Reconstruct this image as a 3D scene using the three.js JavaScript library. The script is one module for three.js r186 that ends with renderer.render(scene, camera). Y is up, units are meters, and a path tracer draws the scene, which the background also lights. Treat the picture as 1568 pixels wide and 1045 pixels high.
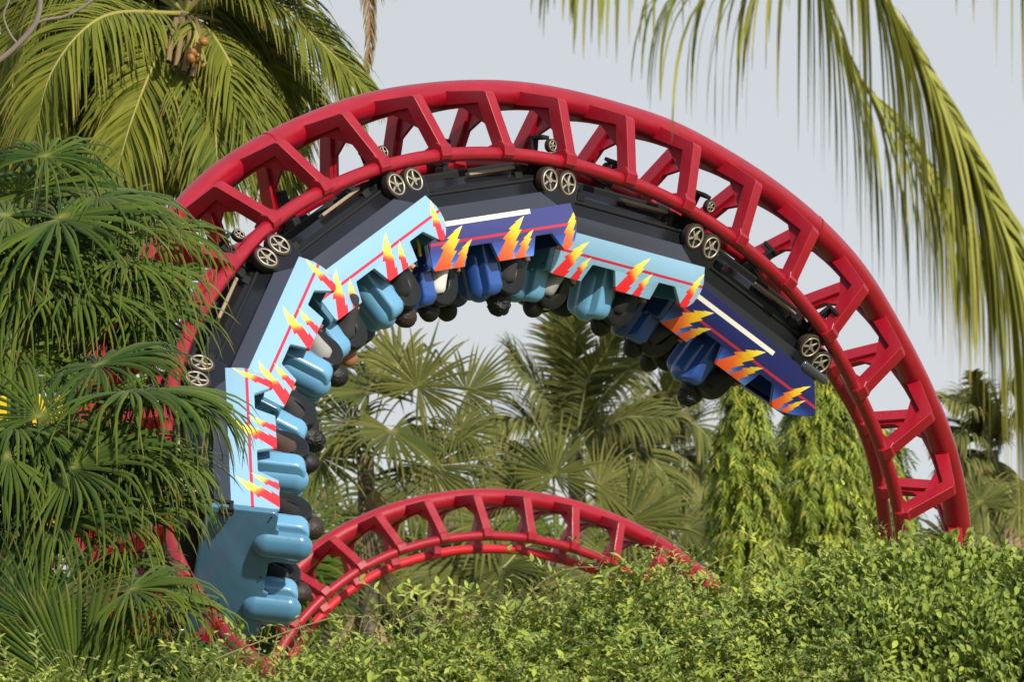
import * as THREE from 'three';
import { mergeGeometries, mergeVertices, toCreasedNormals } from 'three/addons/utils/BufferGeometryUtils.js';
import { RoundedBoxGeometry } from 'three/addons/geometries/RoundedBoxGeometry.js';
import { MarchingCubes } from 'three/addons/objects/MarchingCubes.js';
import { ImprovedNoise } from 'three/addons/math/ImprovedNoise.js';

// ---------------------------------------------------------------- camera, sky, sun, exposure
const scene = new THREE.Scene();
const FOCAL = 18000, PW = 1568, PH = 1045;                 // a long lens: focal length in pixels of the 1568 x 1045 frame
const camera = new THREE.PerspectiveCamera(2 * Math.atan(PH / 2 / FOCAL) * 180 / Math.PI, PW / PH, 1, 6000);
const PITCH = 2.5 * Math.PI / 180;
camera.position.set(0, 1.7, 100);
camera.lookAt(0, 1.7 + Math.tan(PITCH) * 100, 0);
camera.focus = 99;
camera.userData.fStop = 10;
const V = (x = 0, y = 0, z = 0) => new THREE.Vector3(x, y, z);
const camX = V(1, 0, 0), camY = V(0, Math.cos(PITCH), Math.sin(PITCH)), camZ = V(0, -Math.sin(PITCH), Math.cos(PITCH));
const at = (px, py, d) => camera.position.clone().addScaledVector(camX, (px - PW / 2) / FOCAL * d).addScaledVector(camY, (PH / 2 - py) / FOCAL * d).addScaledVector(camZ, -d);
const pxm = (d) => FOCAL / d;                               // pixels per metre at that distance

{ // hazy pale sky: an even veil that is a little bluer overhead and warmer and brighter round the sun
  const W = 512, H = 256, data = new Float32Array(W * H * 4), n3 = new ImprovedNoise();
  const sunDir = V(10, 12, 12.4).normalize(), v = V();
  for (let r = 0; r < H; r++) for (let c = 0; c < W; c++) {
    const up = ((r + 0.5) / H - 0.5) * Math.PI, a = ((c + 0.5) / W - 0.5) * 2 * Math.PI;
    v.set(Math.cos(a) * Math.cos(up), Math.sin(up), Math.sin(a) * Math.cos(up));
    const k = Math.pow(Math.max(0, v.y - 0.03), 0.55), glow = Math.pow(Math.max(0, v.dot(sunDir)), 6);
    const cl = 1 + 0.03 * n3.noise(v.x * 3, v.y * 9, v.z * 3) + 0.02 * n3.noise(v.x * 9, v.y * 20 + 5, v.z * 9);
    const o = (r * W + c) * 4;
    data[o] = (0.668 - 0.39 * k + 0.24 * glow) * cl; data[o + 1] = (0.694 - 0.33 * k + 0.21 * glow) * cl; data[o + 2] = (0.718 - 0.22 * k + 0.17 * glow) * cl; data[o + 3] = 1;
  }
  const t = new THREE.DataTexture(data, W, H, THREE.RGBAFormat, THREE.FloatType);
  t.mapping = THREE.EquirectangularReflectionMapping; t.magFilter = THREE.LinearFilter; t.minFilter = THREE.LinearFilter; t.wrapS = THREE.RepeatWrapping; t.needsUpdate = true;
  scene.background = t; scene.environment = t;
}
const sun = new THREE.DirectionalLight(new THREE.Color(1, 0.93, 0.79), 5.0);
sun.name = 'sun';
sun.position.set(10, 12, 12.4).multiplyScalar(4);
sun.target.position.set(0, 0, 0);
sun.shadow.radius = 2.5; sun.castShadow = true;
sun.shadow.mapSize.set(4096, 4096);
Object.assign(sun.shadow.camera, { left: -40, right: 40, top: 40, bottom: -40, near: 1, far: 300 });
scene.add(sun, sun.target);
const renderer = new THREE.WebGLRenderer({ antialias: true });
renderer.toneMapping = THREE.LinearToneMapping;
renderer.toneMappingExposure = 1.05;
renderer.shadowMap.enabled = true;

// ---------------------------------------------------------------- helpers
function rng(seed) { let s = seed | 0; return () => { s = (s + 0x6d2b79f5) | 0; let t = Math.imul(s ^ (s >>> 15), 1 | s); t = (t + Math.imul(t ^ (t >>> 7), 61 | t)) ^ t; return ((t ^ (t >>> 14)) >>> 0) / 4294967296; }; }
const noise = new ImprovedNoise();
const lerp = THREE.MathUtils.lerp, clamp = THREE.MathUtils.clamp, smooth = THREE.MathUtils.smoothstep;
const srgb = (r, g, b) => new THREE.Color().setRGB(r / 255, g / 255, b / 255, THREE.SRGBColorSpace);
const lin = (r, g, b) => new THREE.Color().setRGB(r, g, b);
const taken = new Map();
function numbered(name) { const k = taken.get(name) ?? 0; taken.set(name, k + 1); return k ? name + '_' + String(k).padStart(3, '0') : name; }
function tag(o, label, category, group, kind) { o.userData.label = label; if (category) o.userData.category = category; if (group) o.userData.group = group; if (kind) o.userData.kind = kind; return o; }
function thing(name, label, category, group) { const o = new THREE.Group(); o.name = numbered(name); scene.add(o); return tag(o, label, category, group); }
function part(name, geometry, material, parent) { const m = new THREE.Mesh(geometry, material); m.name = name; m.castShadow = m.receiveShadow = true; (parent ?? scene).add(m); return m; }
function structure(name, geometry, material, label) { const m = part(name, geometry, material); m.userData.kind = 'structure'; m.userData.label = label; return m; }
const std = (color, roughness = 0.5, extra = {}) => new THREE.MeshPhysicalMaterial({ color, roughness, ...extra });
function moved(g, x = 0, y = 0, z = 0, rx = 0, ry = 0, rz = 0) { g.applyMatrix4(new THREE.Matrix4().compose(V(x, y, z), new THREE.Quaternion().setFromEuler(new THREE.Euler(rx, ry, rz)), V(1, 1, 1))); return g; }
const plain = (g) => { const q = g.index ? g.toNonIndexed() : g; for (const k of Object.keys(q.attributes)) if (!['position', 'normal'].includes(k)) q.deleteAttribute(k); return q; };
const join = (list) => mergeGeometries(list.map(plain));
const rbox = (w, h, d, r, x = 0, y = 0, z = 0) => moved(new RoundedBoxGeometry(w, h, d, 2, Math.min(r, w / 2.01, h / 2.01, d / 2.01)), x, y, z);
const tubeOf = (pts, r, seg = 24, rad = 8) => new THREE.TubeGeometry(new THREE.CatmullRomCurve3(pts), seg, r, rad, false);
function noiseTexture(size, fn, color = true) {   // fn(u, v) -> [r, g, b] in 0..1
  const d = new Uint8Array(size * size * 4);
  for (let y = 0; y < size; y++) for (let x = 0; x < size; x++) { const c = fn(x / size, y / size), o = (y * size + x) * 4; d[o] = clamp(c[0], 0, 1) * 255; d[o + 1] = clamp(c[1], 0, 1) * 255; d[o + 2] = clamp(c[2], 0, 1) * 255; d[o + 3] = 255; }
  const t = new THREE.DataTexture(d, size, size); t.wrapS = t.wrapT = THREE.RepeatWrapping; t.magFilter = THREE.LinearFilter; t.minFilter = THREE.LinearMipmapLinearFilter; t.generateMipmaps = true;
  if (color) t.colorSpace = THREE.SRGBColorSpace; t.needsUpdate = true; return t;
}
const tileNoise = (u, v, f, z = 0) => { // seamless noise on a torus
  const a = u * Math.PI * 2, b = v * Math.PI * 2, R = f / (Math.PI * 2);
  return noise.noise(Math.cos(a) * R + 10 + z, Math.sin(a) * R + Math.cos(b) * R * 1.3 + 3, Math.sin(b) * R * 1.3 + 7 - z);
};

// a growing buffer of coloured triangles
class Sheet {
  constructor() { this.p = []; this.c = []; this.i = []; }
  v(p, c) { this.p.push(p.x, p.y, p.z); this.c.push(c.r, c.g, c.b); return this.p.length / 3 - 1; }
  quad(a, b, c, d) { this.i.push(a, b, c, b, d, c); }
  build() {
    const g = new THREE.BufferGeometry();
    g.setAttribute('position', new THREE.Float32BufferAttribute(this.p, 3)); g.setAttribute('color', new THREE.Float32BufferAttribute(this.c, 3));
    g.setIndex(this.i); g.computeVertexNormals(); return g;
  }
}
// ---------------------------------------------------------------- ground
{
  const soil = noiseTexture(256, (u, v) => { const n = 0.5 + 0.5 * tileNoise(u, v, 14) + 0.3 * tileNoise(u, v, 40, 3); return [0.30 + 0.12 * n, 0.33 + 0.10 * n, 0.19 + 0.06 * n]; });
  soil.repeat.set(400, 400);
  const g = new THREE.PlaneGeometry(3000, 3000); g.rotateX(-Math.PI / 2);
  structure('ground', g, std(lin(1, 1, 1), 0.95, { map: soil }), 'flat ground of soil and short grass under the planting');
}

// ---------------------------------------------------------------- coaster track
const GAUGE = 1.24, DROP = 0.6, RAIL_R = 0.061, SPINE_R = 0.118;
const paintRough = noiseTexture(256, (u, v) => { const n = 0.5 + 0.35 * tileNoise(u, v, 10) + 0.25 * tileNoise(u, v, 36, 2); return [n, 0.62 + 0.5 * (n - 0.5), n]; }, false);
const redMap = noiseTexture(512, (u, v) => { // weathered gloss red with chalky patches and fine dirt specks
  const n = tileNoise(u, v, 8) * 0.5 + tileNoise(u, v, 22, 4) * 0.35 + tileNoise(u, v, 70, 9) * 0.25, s = tileNoise(u, v, 110, 12) > 0.62 ? 0.78 : 1;
  return [(0.600 + 0.08 * n) * s, (0.035 + 0.06 * Math.max(0, n)) * s, (0.125 + 0.07 * Math.max(0, n)) * s];
});
const trackRed = std(lin(1, 1, 1), 0.62, { map: redMap, roughnessMap: paintRough, clearcoat: 0.25, clearcoatRoughness: 0.35 });
const wornMap = noiseTexture(512, (u, v) => { // a rail whose top carries a scuffed grey running band; v goes round the rail
  const n = tileNoise(u, v, 10) * 0.5 + tileNoise(u, v, 40, 4) * 0.4, band = smooth(0.075 + 0.03 * n - Math.abs(v - 0.25), 0, 0.03) * (0.55 + 0.45 * n);
  return [lerp(0.735, 0.52, band) + 0.05 * n, lerp(0.055, 0.36, band), lerp(0.125, 0.37, band)];
});
const wornRed = std(lin(1, 1, 1), 0.6, { map: wornMap, clearcoat: 0.2, clearcoatRoughness: 0.4 });

// Control points: [px, py of the near rail, angle between the track and the picture plane]; the track runs away from the camera as it goes.
function layTrack(ctrl, dRef, refIndex, rollAt) {
  const c2 = new THREE.CatmullRomCurve3(ctrl.map(([x, y]) => V(x, y, 0)), false, 'centripetal'), M = 900, P = [], TH = [], RO = [];
  const lens = []; // parameter of each control point along the curve, by arc length
  const fine = c2.getPoints((ctrl.length - 1) * 40); let L = 0; const cum = [0];
  for (let i = 1; i < fine.length; i++) { L += fine[i].distanceTo(fine[i - 1]); cum.push(L); }
  ctrl.forEach((_, i) => lens.push(cum[i * 40] / L));
  c2.arcLengthDivisions = 4000;
  for (let i = 0; i <= M; i++) {
    const u = i / M, p = c2.getPointAt(u); let k = 0; while (k < lens.length - 2 && lens[k + 1] < u) k++;
    const w = clamp((u - lens[k]) / (lens[k + 1] - lens[k]), 0, 1), s = w * w * (3 - 2 * w);
    P.push(p); TH.push(lerp(ctrl[k][2], ctrl[k + 1][2], s) * Math.PI / 180); RO.push(lerp(rollAt(ctrl[k][0], ctrl[k][1]), rollAt(ctrl[k + 1][0], ctrl[k + 1][1]), s));
  }
  const even = (A, n, f) => { for (let pass = 0; pass < 6; pass++) { const B = A.map((_, i) => { const w = Math.min(n, i, M - i); let t = 0; for (let j = i - w; j <= i + w; j++) t += A[j]; return t / (2 * w + 1); }); A = B; } return A; };
  const xs = even(P.map((p) => p.x), 9), ys = even(P.map((p) => p.y), 9), ro = even(RO, 16), th = even(TH, 16);
  for (let i = 0; i <= M; i++) { P[i].set(xs[i], ys[i], 0); RO[i] = ro[i]; TH[i] = th[i]; }
  const D = new Array(M + 1), iRef = Math.round(lens[refIndex] * M); D[iRef] = dRef;
  for (let i = iRef + 1; i <= M; i++) D[i] = D[i - 1] + P[i].distanceTo(P[i - 1]) / pxm(D[i - 1]) * Math.tan(TH[i]);
  for (let i = iRef - 1; i >= 0; i--) D[i] = D[i + 1] - P[i].distanceTo(P[i + 1]) / pxm(D[i + 1]) * Math.tan(TH[i]);
  const N = P.map((p, i) => at(p.x, p.y, D[i]));
  const frames = N.map((n, i) => {
    const a = Math.max(0, i - 1), b = Math.min(M, i + 1), f = N[b].clone().sub(N[a]).normalize();
    const t2 = P[b].clone().sub(P[a]).normalize();                       // picture tangent, y down
    const U = camX.clone().multiplyScalar(-t2.y).addScaledVector(camY, -t2.x); // inside of the bend
    U.addScaledVector(f, -U.dot(f)).normalize();
    const Lf = U.clone().cross(f).normalize();                           // towards the camera's side
    const cr = Math.cos(RO[i]), sr = Math.sin(RO[i]);
    const L2 = Lf.clone().multiplyScalar(cr).addScaledVector(U, -sr), U2 = U.clone().multiplyScalar(cr).addScaledVector(Lf, sr);
    return { C: n.clone().addScaledVector(L2, -GAUGE / 2), f, U: U2, R: L2.clone().negate(), px: P[i], d: D[i] };
  });
  frames[0].s = 0; for (let i = 1; i < frames.length; i++) frames[i].s = frames[i - 1].s + frames[i].C.distanceTo(frames[i - 1].C);
  return frames;
}
function frameAt(F, s) {
  let lo = 0, hi = F.length - 1; while (hi - lo > 1) { const m = (lo + hi) >> 1; if (F[m].s < s) lo = m; else hi = m; }
  const w = (s - F[lo].s) / (F[hi].s - F[lo].s), mix = (k) => F[lo][k].clone().lerp(F[hi][k], w);
  const f = mix('f').normalize(), U = mix('U'); U.addScaledVector(f, -U.dot(f)).normalize();
  return { C: mix('C'), f, U, R: f.clone().cross(U).normalize(), s };
}
const frameMatrix = (q) => new THREE.Matrix4().makeBasis(q.f, q.U, q.R).setPosition(q.C);
function sweep(F, s0, s1, z, y, r, rad = 20, step = 0.07) { // a pipe that follows the track at lateral z and height y
  const n = Math.ceil((s1 - s0) / step), pos = [], nor = [], uv = [], idx = [];
  for (let i = 0; i <= n; i++) {
    const q = frameAt(F, s0 + (s1 - s0) * i / n), c = q.C.clone().addScaledVector(q.R, z).addScaledVector(q.U, y);
    for (let k = 0; k <= rad; k++) {
      const a = k / rad * 2 * Math.PI, d = q.R.clone().multiplyScalar(Math.cos(a)).addScaledVector(q.U, Math.sin(a));
      pos.push(...c.clone().addScaledVector(d, r).toArray()); nor.push(...d.toArray()); uv.push((s0 + (s1 - s0) * i / n) / 2, k / rad);
      if (i < n && k < rad) { const p = i * (rad + 1) + k; idx.push(p, p + rad + 1, p + 1, p + 1, p + rad + 1, p + rad + 2); }
    }
  }
  const g = new THREE.BufferGeometry(); g.setAttribute('position', new THREE.Float32BufferAttribute(pos, 3)); g.setAttribute('normal', new THREE.Float32BufferAttribute(nor, 3)); g.setAttribute('uv', new THREE.Float32BufferAttribute(uv, 2)); g.setIndex(idx); return g;
}
const uvMetres = (g, k = 0.5) => { const p = g.attributes.position, uv = []; for (let i = 0; i < p.count; i++) uv.push((p.getX(i) + p.getZ(i) * 0.7) * k, (p.getY(i) + p.getZ(i) * 0.7) * k); g.setAttribute('uv', new THREE.Float32BufferAttribute(uv, 2)); return g; };
// the cross tie: a steel bracket that runs from rail to rail under the spine, seen square on in (lateral, height)
const tieGeo = (() => { // a bent box beam, with a thin web plate set in its corners
  const half = [[0.700, -0.030], [0.688, -0.085], [0.545, -0.530], [0.520, -0.555], [0.09, -0.615]], list = [];
  const plate = (inner, thick) => {
    const pts = []; for (const [a, b] of half) pts.push([a, b]); for (const [a, b] of [...half].reverse()) pts.push([-a, b]);
    for (const [a, b] of [...inner].reverse()) pts.push([-a, b]); for (const [a, b] of inner) pts.push([a, b]);
    const g = new THREE.ExtrudeGeometry(new THREE.Shape(pts.map(([a, b]) => new THREE.Vector2(a, b))), { depth: thick, bevelEnabled: true, bevelThickness: 0.006, bevelSize: 0.006, bevelSegments: 2 });
    g.translate(0, 0, -thick / 2); g.rotateY(-Math.PI / 2); list.push(plain(toCreasedNormals(g, 0.3)));
  };
  plate([[0.06, -0.505], [0.452, -0.470], [0.572, -0.085], [0.580, -0.030]], 0.105);
  for (const p of half) p[1] += p[1] < -0.2 ? 0.012 : 0;                 // the web stays inside the beam
  half[1][0] -= 0.012; half[2][0] -= 0.012;
  plate([[0.06, -0.470], [0.24, -0.462], [0.498, -0.270], [0.560, -0.085], [0.565, -0.030]], 0.022);
  for (const z of [-1, 1]) { // saddle blocks that grip the rails
    const c = new THREE.ExtrudeGeometry(new THREE.Shape([[-0.088, -0.075], [0.05, -0.105], [0.088, -0.06], [0.085, 0.018], [0.06, 0.040], [-0.045, 0.040], [-0.088, 0.0]].map(([a, b]) => new THREE.Vector2(z * a, b))), { depth: 0.125, bevelEnabled: true, bevelThickness: 0.005, bevelSize: 0.005, bevelSegments: 1 });
    c.translate(0, 0, -0.0625); c.rotateY(-Math.PI / 2); list.push(plain(toCreasedNormals(moved(c, 0, 0, z * 0.622), 0.3)));
  }
  return uvMetres(mergeGeometries(list), 0.6);
})();
function buildTrack(F, s0, s1, spacing, phase, label, rails = [trackRed, trackRed]) {
  const t = thing('coaster_track', label, 'coaster track', 'red coaster track');
  part('spine', sweep(F, s0, s1, 0, -DROP, SPINE_R, 28), trackRed, t);
  part('rail', sweep(F, s0, s1, -GAUGE / 2, 0, RAIL_R), rails[0], t);
  part('rail', sweep(F, s0, s1, GAUGE / 2, 0, RAIL_R), rails[1], t);
  for (let s = s0 + phase; s < s1; s += spacing) { const m = part('cross_tie', tieGeo, trackRed, t); m.applyMatrix4(frameMatrix(frameAt(F, s))); }
  for (let s = s0 + phase + spacing * 2.5, k = 0; s < s1; s += spacing * 8, k++) { const m = part('weld_band', sweep(F, s, s + 0.03, 0, -DROP, SPINE_R + 0.004, 28, 0.015), trackRed, t); }
  return t;
}
function support(parent, F, s, tiltX = 0) { // a steel column from the spine down to a concrete footing on the ground
  const q = frameAt(F, s), p = q.C.clone().addScaledVector(q.U, -DROP), foot = V(p.x + tiltX, 0, p.z);
  part('support_column', tubeOf([p, p.clone().lerp(foot, 0.5), foot.clone().setY(0.1)], 0.14, 8, 20), trackRed, parent);
  part('footing', rbox(0.9, 0.3, 0.9, 0.03, foot.x, 0.1, foot.z), std(lin(0.35, 0.34, 0.32), 0.9), parent);
}
const loopCtrl = [[470, 1075, 55], [405, 1030, 56], [356, 982, 57], [320, 938, 58], [289, 893, 58], [270, 860, 58], [254, 808, 58], [249, 745, 58], [250, 690, 57], [257, 620, 57], [268, 572, 56], [281, 525, 56], [299, 487, 55], [331, 440, 54], [368, 390, 53],
  [415, 340, 52], [462, 309, 51.5], [508, 285, 51], [548, 268, 51], [594, 253, 51], [637, 242, 50.5], [680, 237, 50.5], [720, 234.5, 50.5], [766, 235, 50], [812, 239, 50], [858, 247, 49.5], [904, 259, 49], [956, 276, 49], [999, 293, 48.5], [1042, 313, 48], [1080, 337, 47.5], [1120, 364, 47], [1168, 402, 46.5],
  [1215, 448, 46], [1257, 500, 45.5], [1282, 541, 45], [1306, 587, 45], [1329, 634, 44.5], [1349, 683, 44], [1366, 733, 44], [1378, 790, 43], [1384, 848, 42], [1386, 930, 42], [1382, 1010, 42], [1370, 1085, 42]];
const loop = layTrack(loopCtrl, 100, 23, (x, y) => (x < 400 ? lerp(-0.1, 0.08, clamp((620 - y) / 230, 0, 1)) : x < 700 ? lerp(0.08, 0.18, (x - 400) / 300) : lerp(0.18, 0.14, (x - 700) / 680)));
const LOOP_END = loop[loop.length - 1].s;
const nearestS = (F, x, y) => { let b = 1e9, s = 0; for (const q of F) { const e = (q.px.x - x) ** 2 + (q.px.y - y) ** 2; if (e < b) { b = e; s = q.s; } } return s; };
const nearTrack = buildTrack(loop, 0, LOOP_END, 0.825, nearestS(loop, 769, 235) % 0.825, 'red tubular coaster track of the large loop that the blue train hangs from');
support(nearTrack, loop, LOOP_END - 0.25, 0.3); support(nearTrack, loop, 0.3, -0.2);
const archCtrl = [[398, 1060, 33], [418, 1015, 34], [442, 975, 35], [476, 934, 35], [515, 898, 35], [563, 866, 35], [621, 841, 34], [678, 827, 34], [743, 821, 33], [807, 825, 33], [869, 838, 33], [931, 861, 32], [975, 884, 32], [1020, 915, 32], [1075, 965, 32], [1120, 1020, 32]];
const arch = layTrack(archCtrl, 150, 8, () => 0.2);
const ARCH_END = arch[arch.length - 1].s;
const farTrack = buildTrack(arch, 0, ARCH_END, 0.655, nearestS(arch, 743, 821) % 0.655, 'low red arch of coaster track behind the hedge in front of the fan palms', [trackRed, wornRed]);
support(farTrack, arch, 0.2); support(farTrack, arch, ARCH_END - 0.3);
// ---------------------------------------------------------------- coaster train: x forward, y away from the rails, near side = -z
const CARLEN = 2.17, HALF_W = 0.62;
const LEAD_S = nearestS(loop, 1268, 518) + 0.02;
const blackPaint = std(lin(0.012, 0.013, 0.016), 0.3, { specularIntensity: 0.45, clearcoat: 0.06, clearcoatRoughness: 0.08 });
const blackRubber = std(lin(0.009, 0.009, 0.009), 0.45, { specularIntensity: 0.6, clearcoat: 0.15, clearcoatRoughness: 0.25 });
const blackMatt = std(lin(0.011, 0.011, 0.012), 0.7, { specularIntensity: 0.6 });
const slate = std(srgb(50, 53, 66), 0.38, { clearcoat: 0.4, clearcoatRoughness: 0.25 });
const bronze = std(srgb(182, 170, 152), 0.42, { metalness: 0.6 });
const tyre = std(srgb(46, 34, 28), 0.7);
const tan = std(srgb(150, 132, 108), 0.6);
const steel = std(srgb(190, 188, 182), 0.35, { metalness: 0.9 });
const lightBlue = std(srgb(104, 160, 198), 0.34, { clearcoat: 0.5, clearcoatRoughness: 0.2 });
const teal = std(srgb(80, 132, 166), 0.34, { clearcoat: 0.5, clearcoatRoughness: 0.2 });
const royal = std(srgb(46, 84, 160), 0.34, { clearcoat: 0.5, clearcoatRoughness: 0.2 });
const royalDark = std(srgb(36, 58, 120), 0.36, { clearcoat: 0.5, clearcoatRoughness: 0.2 });
const yellowPaint = std(srgb(232, 190, 40), 0.45);
const paleLine = std(srgb(170, 190, 205), 0.45);
const ink = std(srgb(20, 34, 46), 0.8);

const filmMap = noiseTexture(512, (u, v) => { const n = tileNoise(u, v, 5) * 0.5 + tileNoise(u, v, 18, 4) * 0.4, sp = tileNoise(u, v, 120, 9) > 0.6 ? 0.86 : 1, k = (0.93 + 0.10 * n) * sp; return [k, k, k * 0.99]; });
for (const m of [lightBlue, teal, royal, royalDark, slate, blackPaint]) m.roughnessMap = paintRough;
// the printed livery of a side panel: x runs 0..2.5 m, y 0.3..0.9 m
const LIV_W = 2.5, LIV_H = 0.6;
function livery(kind) {
  const cv = document.createElement('canvas'); cv.width = 1500; cv.height = 360; const c = cv.getContext('2d'), K = 600;
  const X = (x) => x * K, Y = (y) => 360 - (y - 0.3) * K, blue = kind !== 'light';
  if (!blue) { c.fillStyle = 'rgb(138,180,210)'; c.fillRect(0, 0, 1500, 360); }
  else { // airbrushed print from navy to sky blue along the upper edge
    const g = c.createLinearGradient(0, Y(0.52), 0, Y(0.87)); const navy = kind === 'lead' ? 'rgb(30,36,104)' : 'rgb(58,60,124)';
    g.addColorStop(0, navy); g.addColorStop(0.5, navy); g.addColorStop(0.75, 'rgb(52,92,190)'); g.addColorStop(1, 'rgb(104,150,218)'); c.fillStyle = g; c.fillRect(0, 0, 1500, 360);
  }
  c.fillStyle = kind === 'lead' ? 'rgb(34,36,92)' : 'rgb(48,51,64)'; c.fillRect(0, Y(0.47), 1500, 400);
  c.fillStyle = 'rgb(196,38,66)'; c.fillRect(0, Y(0.655), 1500, 0.024 * K);
  if (blue) { c.fillStyle = 'rgb(240,236,226)'; c.fillRect(X(0.22), Y(0.505), X(1.25), 0.042 * K); }
  const bolt = (x0, y0, x1, y1, w) => {
    const dx = x1 - x0, dy = y1 - y0, l = Math.hypot(dx, dy), nx = -dy / l, ny = dx / l, P = (t, o) => [X(x0 + dx * t + nx * o * w), Y(y0 + dy * t + ny * o * w)];
    const pts = [P(-0.12, -0.55), P(0.36, -0.50), P(0.33, -0.78), P(0.60, -0.46), P(0.56, -0.66), P(0.80, -0.30), P(0.76, -0.44), P(1, 0.05), P(0.72, 0.12), P(0.77, 0.32), P(0.50, 0.24), P(0.56, 0.48), P(0.28, 0.40), P(0.34, 0.62), P(-0.12, 0.60)];
    const g = c.createLinearGradient(...P(0, 0), ...P(1, 0));
    if (blue) { g.addColorStop(0, 'rgb(232,74,44)'); g.addColorStop(0.34, 'rgb(240,112,40)'); g.addColorStop(0.56, 'rgb(250,190,40)'); g.addColorStop(0.82, 'rgb(250,222,60)'); g.addColorStop(1, 'rgb(252,248,220)'); }
    else { g.addColorStop(0, 'rgb(226,34,46)'); g.addColorStop(0.4, 'rgb(230,44,48)'); g.addColorStop(0.52, 'rgb(246,186,60)'); g.addColorStop(0.64, 'rgb(248,226,84)'); g.addColorStop(1, 'rgb(238,240,150)'); }
    c.beginPath(); pts.forEach(([x, y], i) => (i ? c.lineTo(x, y) : c.moveTo(x, y))); c.closePath(); c.fillStyle = g; c.fill();
  };
  for (const [x, s] of [[0.06, 1], [0.90, 1], [1.76, 0.72]]) { const q = blue ? 1.2 : 1; bolt(x + 0.07, 0.88, x + 0.36 * s * q + 0.04, 0.51, 0.112 * s * q); bolt(x + 0.26 * s + 0.03, 0.88, x + 0.47 * s * q, 0.64, 0.07 * s * q); }
  const r = rng(kind.length * 7); // scuffs and road film specks
  for (let i = 0; i < 140; i++) { const x = r() * 1500, y = r() * 360, l = 6 + 50 * r() * r(), a = (r() - 0.5) * 0.5; c.strokeStyle = r() < 0.6 ? 'rgba(60,60,66,0.10)' : 'rgba(240,240,240,0.10)'; c.lineWidth = 0.8 + r(); c.beginPath(); c.moveTo(x, y); c.lineTo(x + l * Math.cos(a), y + l * Math.sin(a)); c.stroke(); }
  for (let i = 0; i < 900; i++) { c.fillStyle = 'rgba(50,48,46,' + (0.04 + 0.10 * r()) + ')'; c.fillRect(r() * 1500, r() * 360, 1 + 3 * r(), 1 + 3 * r()); }
  const t = new THREE.CanvasTexture(cv); t.colorSpace = THREE.SRGBColorSpace; t.anisotropy = 8; return t;
}
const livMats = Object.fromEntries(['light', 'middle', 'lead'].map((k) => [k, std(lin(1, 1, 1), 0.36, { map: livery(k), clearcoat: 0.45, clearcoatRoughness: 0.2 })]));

function outline(lead) {
  const s = new THREE.Shape(); s.moveTo(0.05, 0.47); s.lineTo(0.05, 0.83); s.quadraticCurveTo(0.05, 0.86, 0.08, 0.86); s.lineTo(0.46, 0.86);
  s.lineTo(0.56, 0.705); s.quadraticCurveTo(0.57, 0.695, 0.59, 0.695); s.lineTo(0.86, 0.695); s.quadraticCurveTo(0.88, 0.695, 0.885, 0.71); s.lineTo(0.945, 0.86); s.lineTo(1.40, 0.86);
  s.lineTo(1.47, 0.705); s.quadraticCurveTo(1.48, 0.695, 1.50, 0.695); s.lineTo(1.69, 0.695); s.quadraticCurveTo(1.71, 0.695, 1.72, 0.71); s.lineTo(1.83, 0.845);
  if (lead) { s.lineTo(1.87, 0.865); s.quadraticCurveTo(2.15, 0.83, 2.38, 0.70); s.lineTo(2.12, 0.47); }
  else { s.quadraticCurveTo(1.86, 0.868, 1.93, 0.83); s.quadraticCurveTo(2.06, 0.75, 2.06, 0.60); s.lineTo(2.03, 0.47); }
  if (lead) { s.lineTo(2.05, 0.44); s.lineTo(0.05, 0.38); } else { s.lineTo(1.85, 0.47); s.lineTo(1.66, 0.34); s.lineTo(0.10, 0.34); }
  s.closePath(); return s;
}
function panelGeo(lead, side) { // side -1 near, +1 far
  const g = new THREE.ExtrudeGeometry(outline(lead), { depth: 0.022, bevelEnabled: true, bevelThickness: 0.006, bevelSize: 0.006, bevelSegments: 2, curveSegments: 8 });
  const p = g.attributes.position, uv = []; for (let i = 0; i < p.count; i++) uv.push(p.getX(i) / LIV_W, (p.getY(i) - 0.3) / LIV_H);
  g.setAttribute('uv', new THREE.Float32BufferAttribute(uv, 2)); g.translate(0, 0, side < 0 ? -HALF_W : HALF_W - 0.022); return toCreasedNormals(g, 0.5);
}
const panelGeos = { light: [panelGeo(false, -1), panelGeo(false, 1)], lead: [panelGeo(true, -1), panelGeo(true, 1)] };
const extrudeX = (pts, x0, x1, bevel = 0.01) => { // (z, y) section run along x
  const g = new THREE.ExtrudeGeometry(new THREE.Shape(pts.map(([z, y]) => new THREE.Vector2(z, y))), { depth: x1 - x0, bevelEnabled: true, bevelThickness: bevel, bevelSize: bevel, bevelSegments: 2, curveSegments: 6 });
  g.rotateY(-Math.PI / 2); g.scale(1, 1, 1); g.translate(x1, 0, 0); return g;
};
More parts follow.
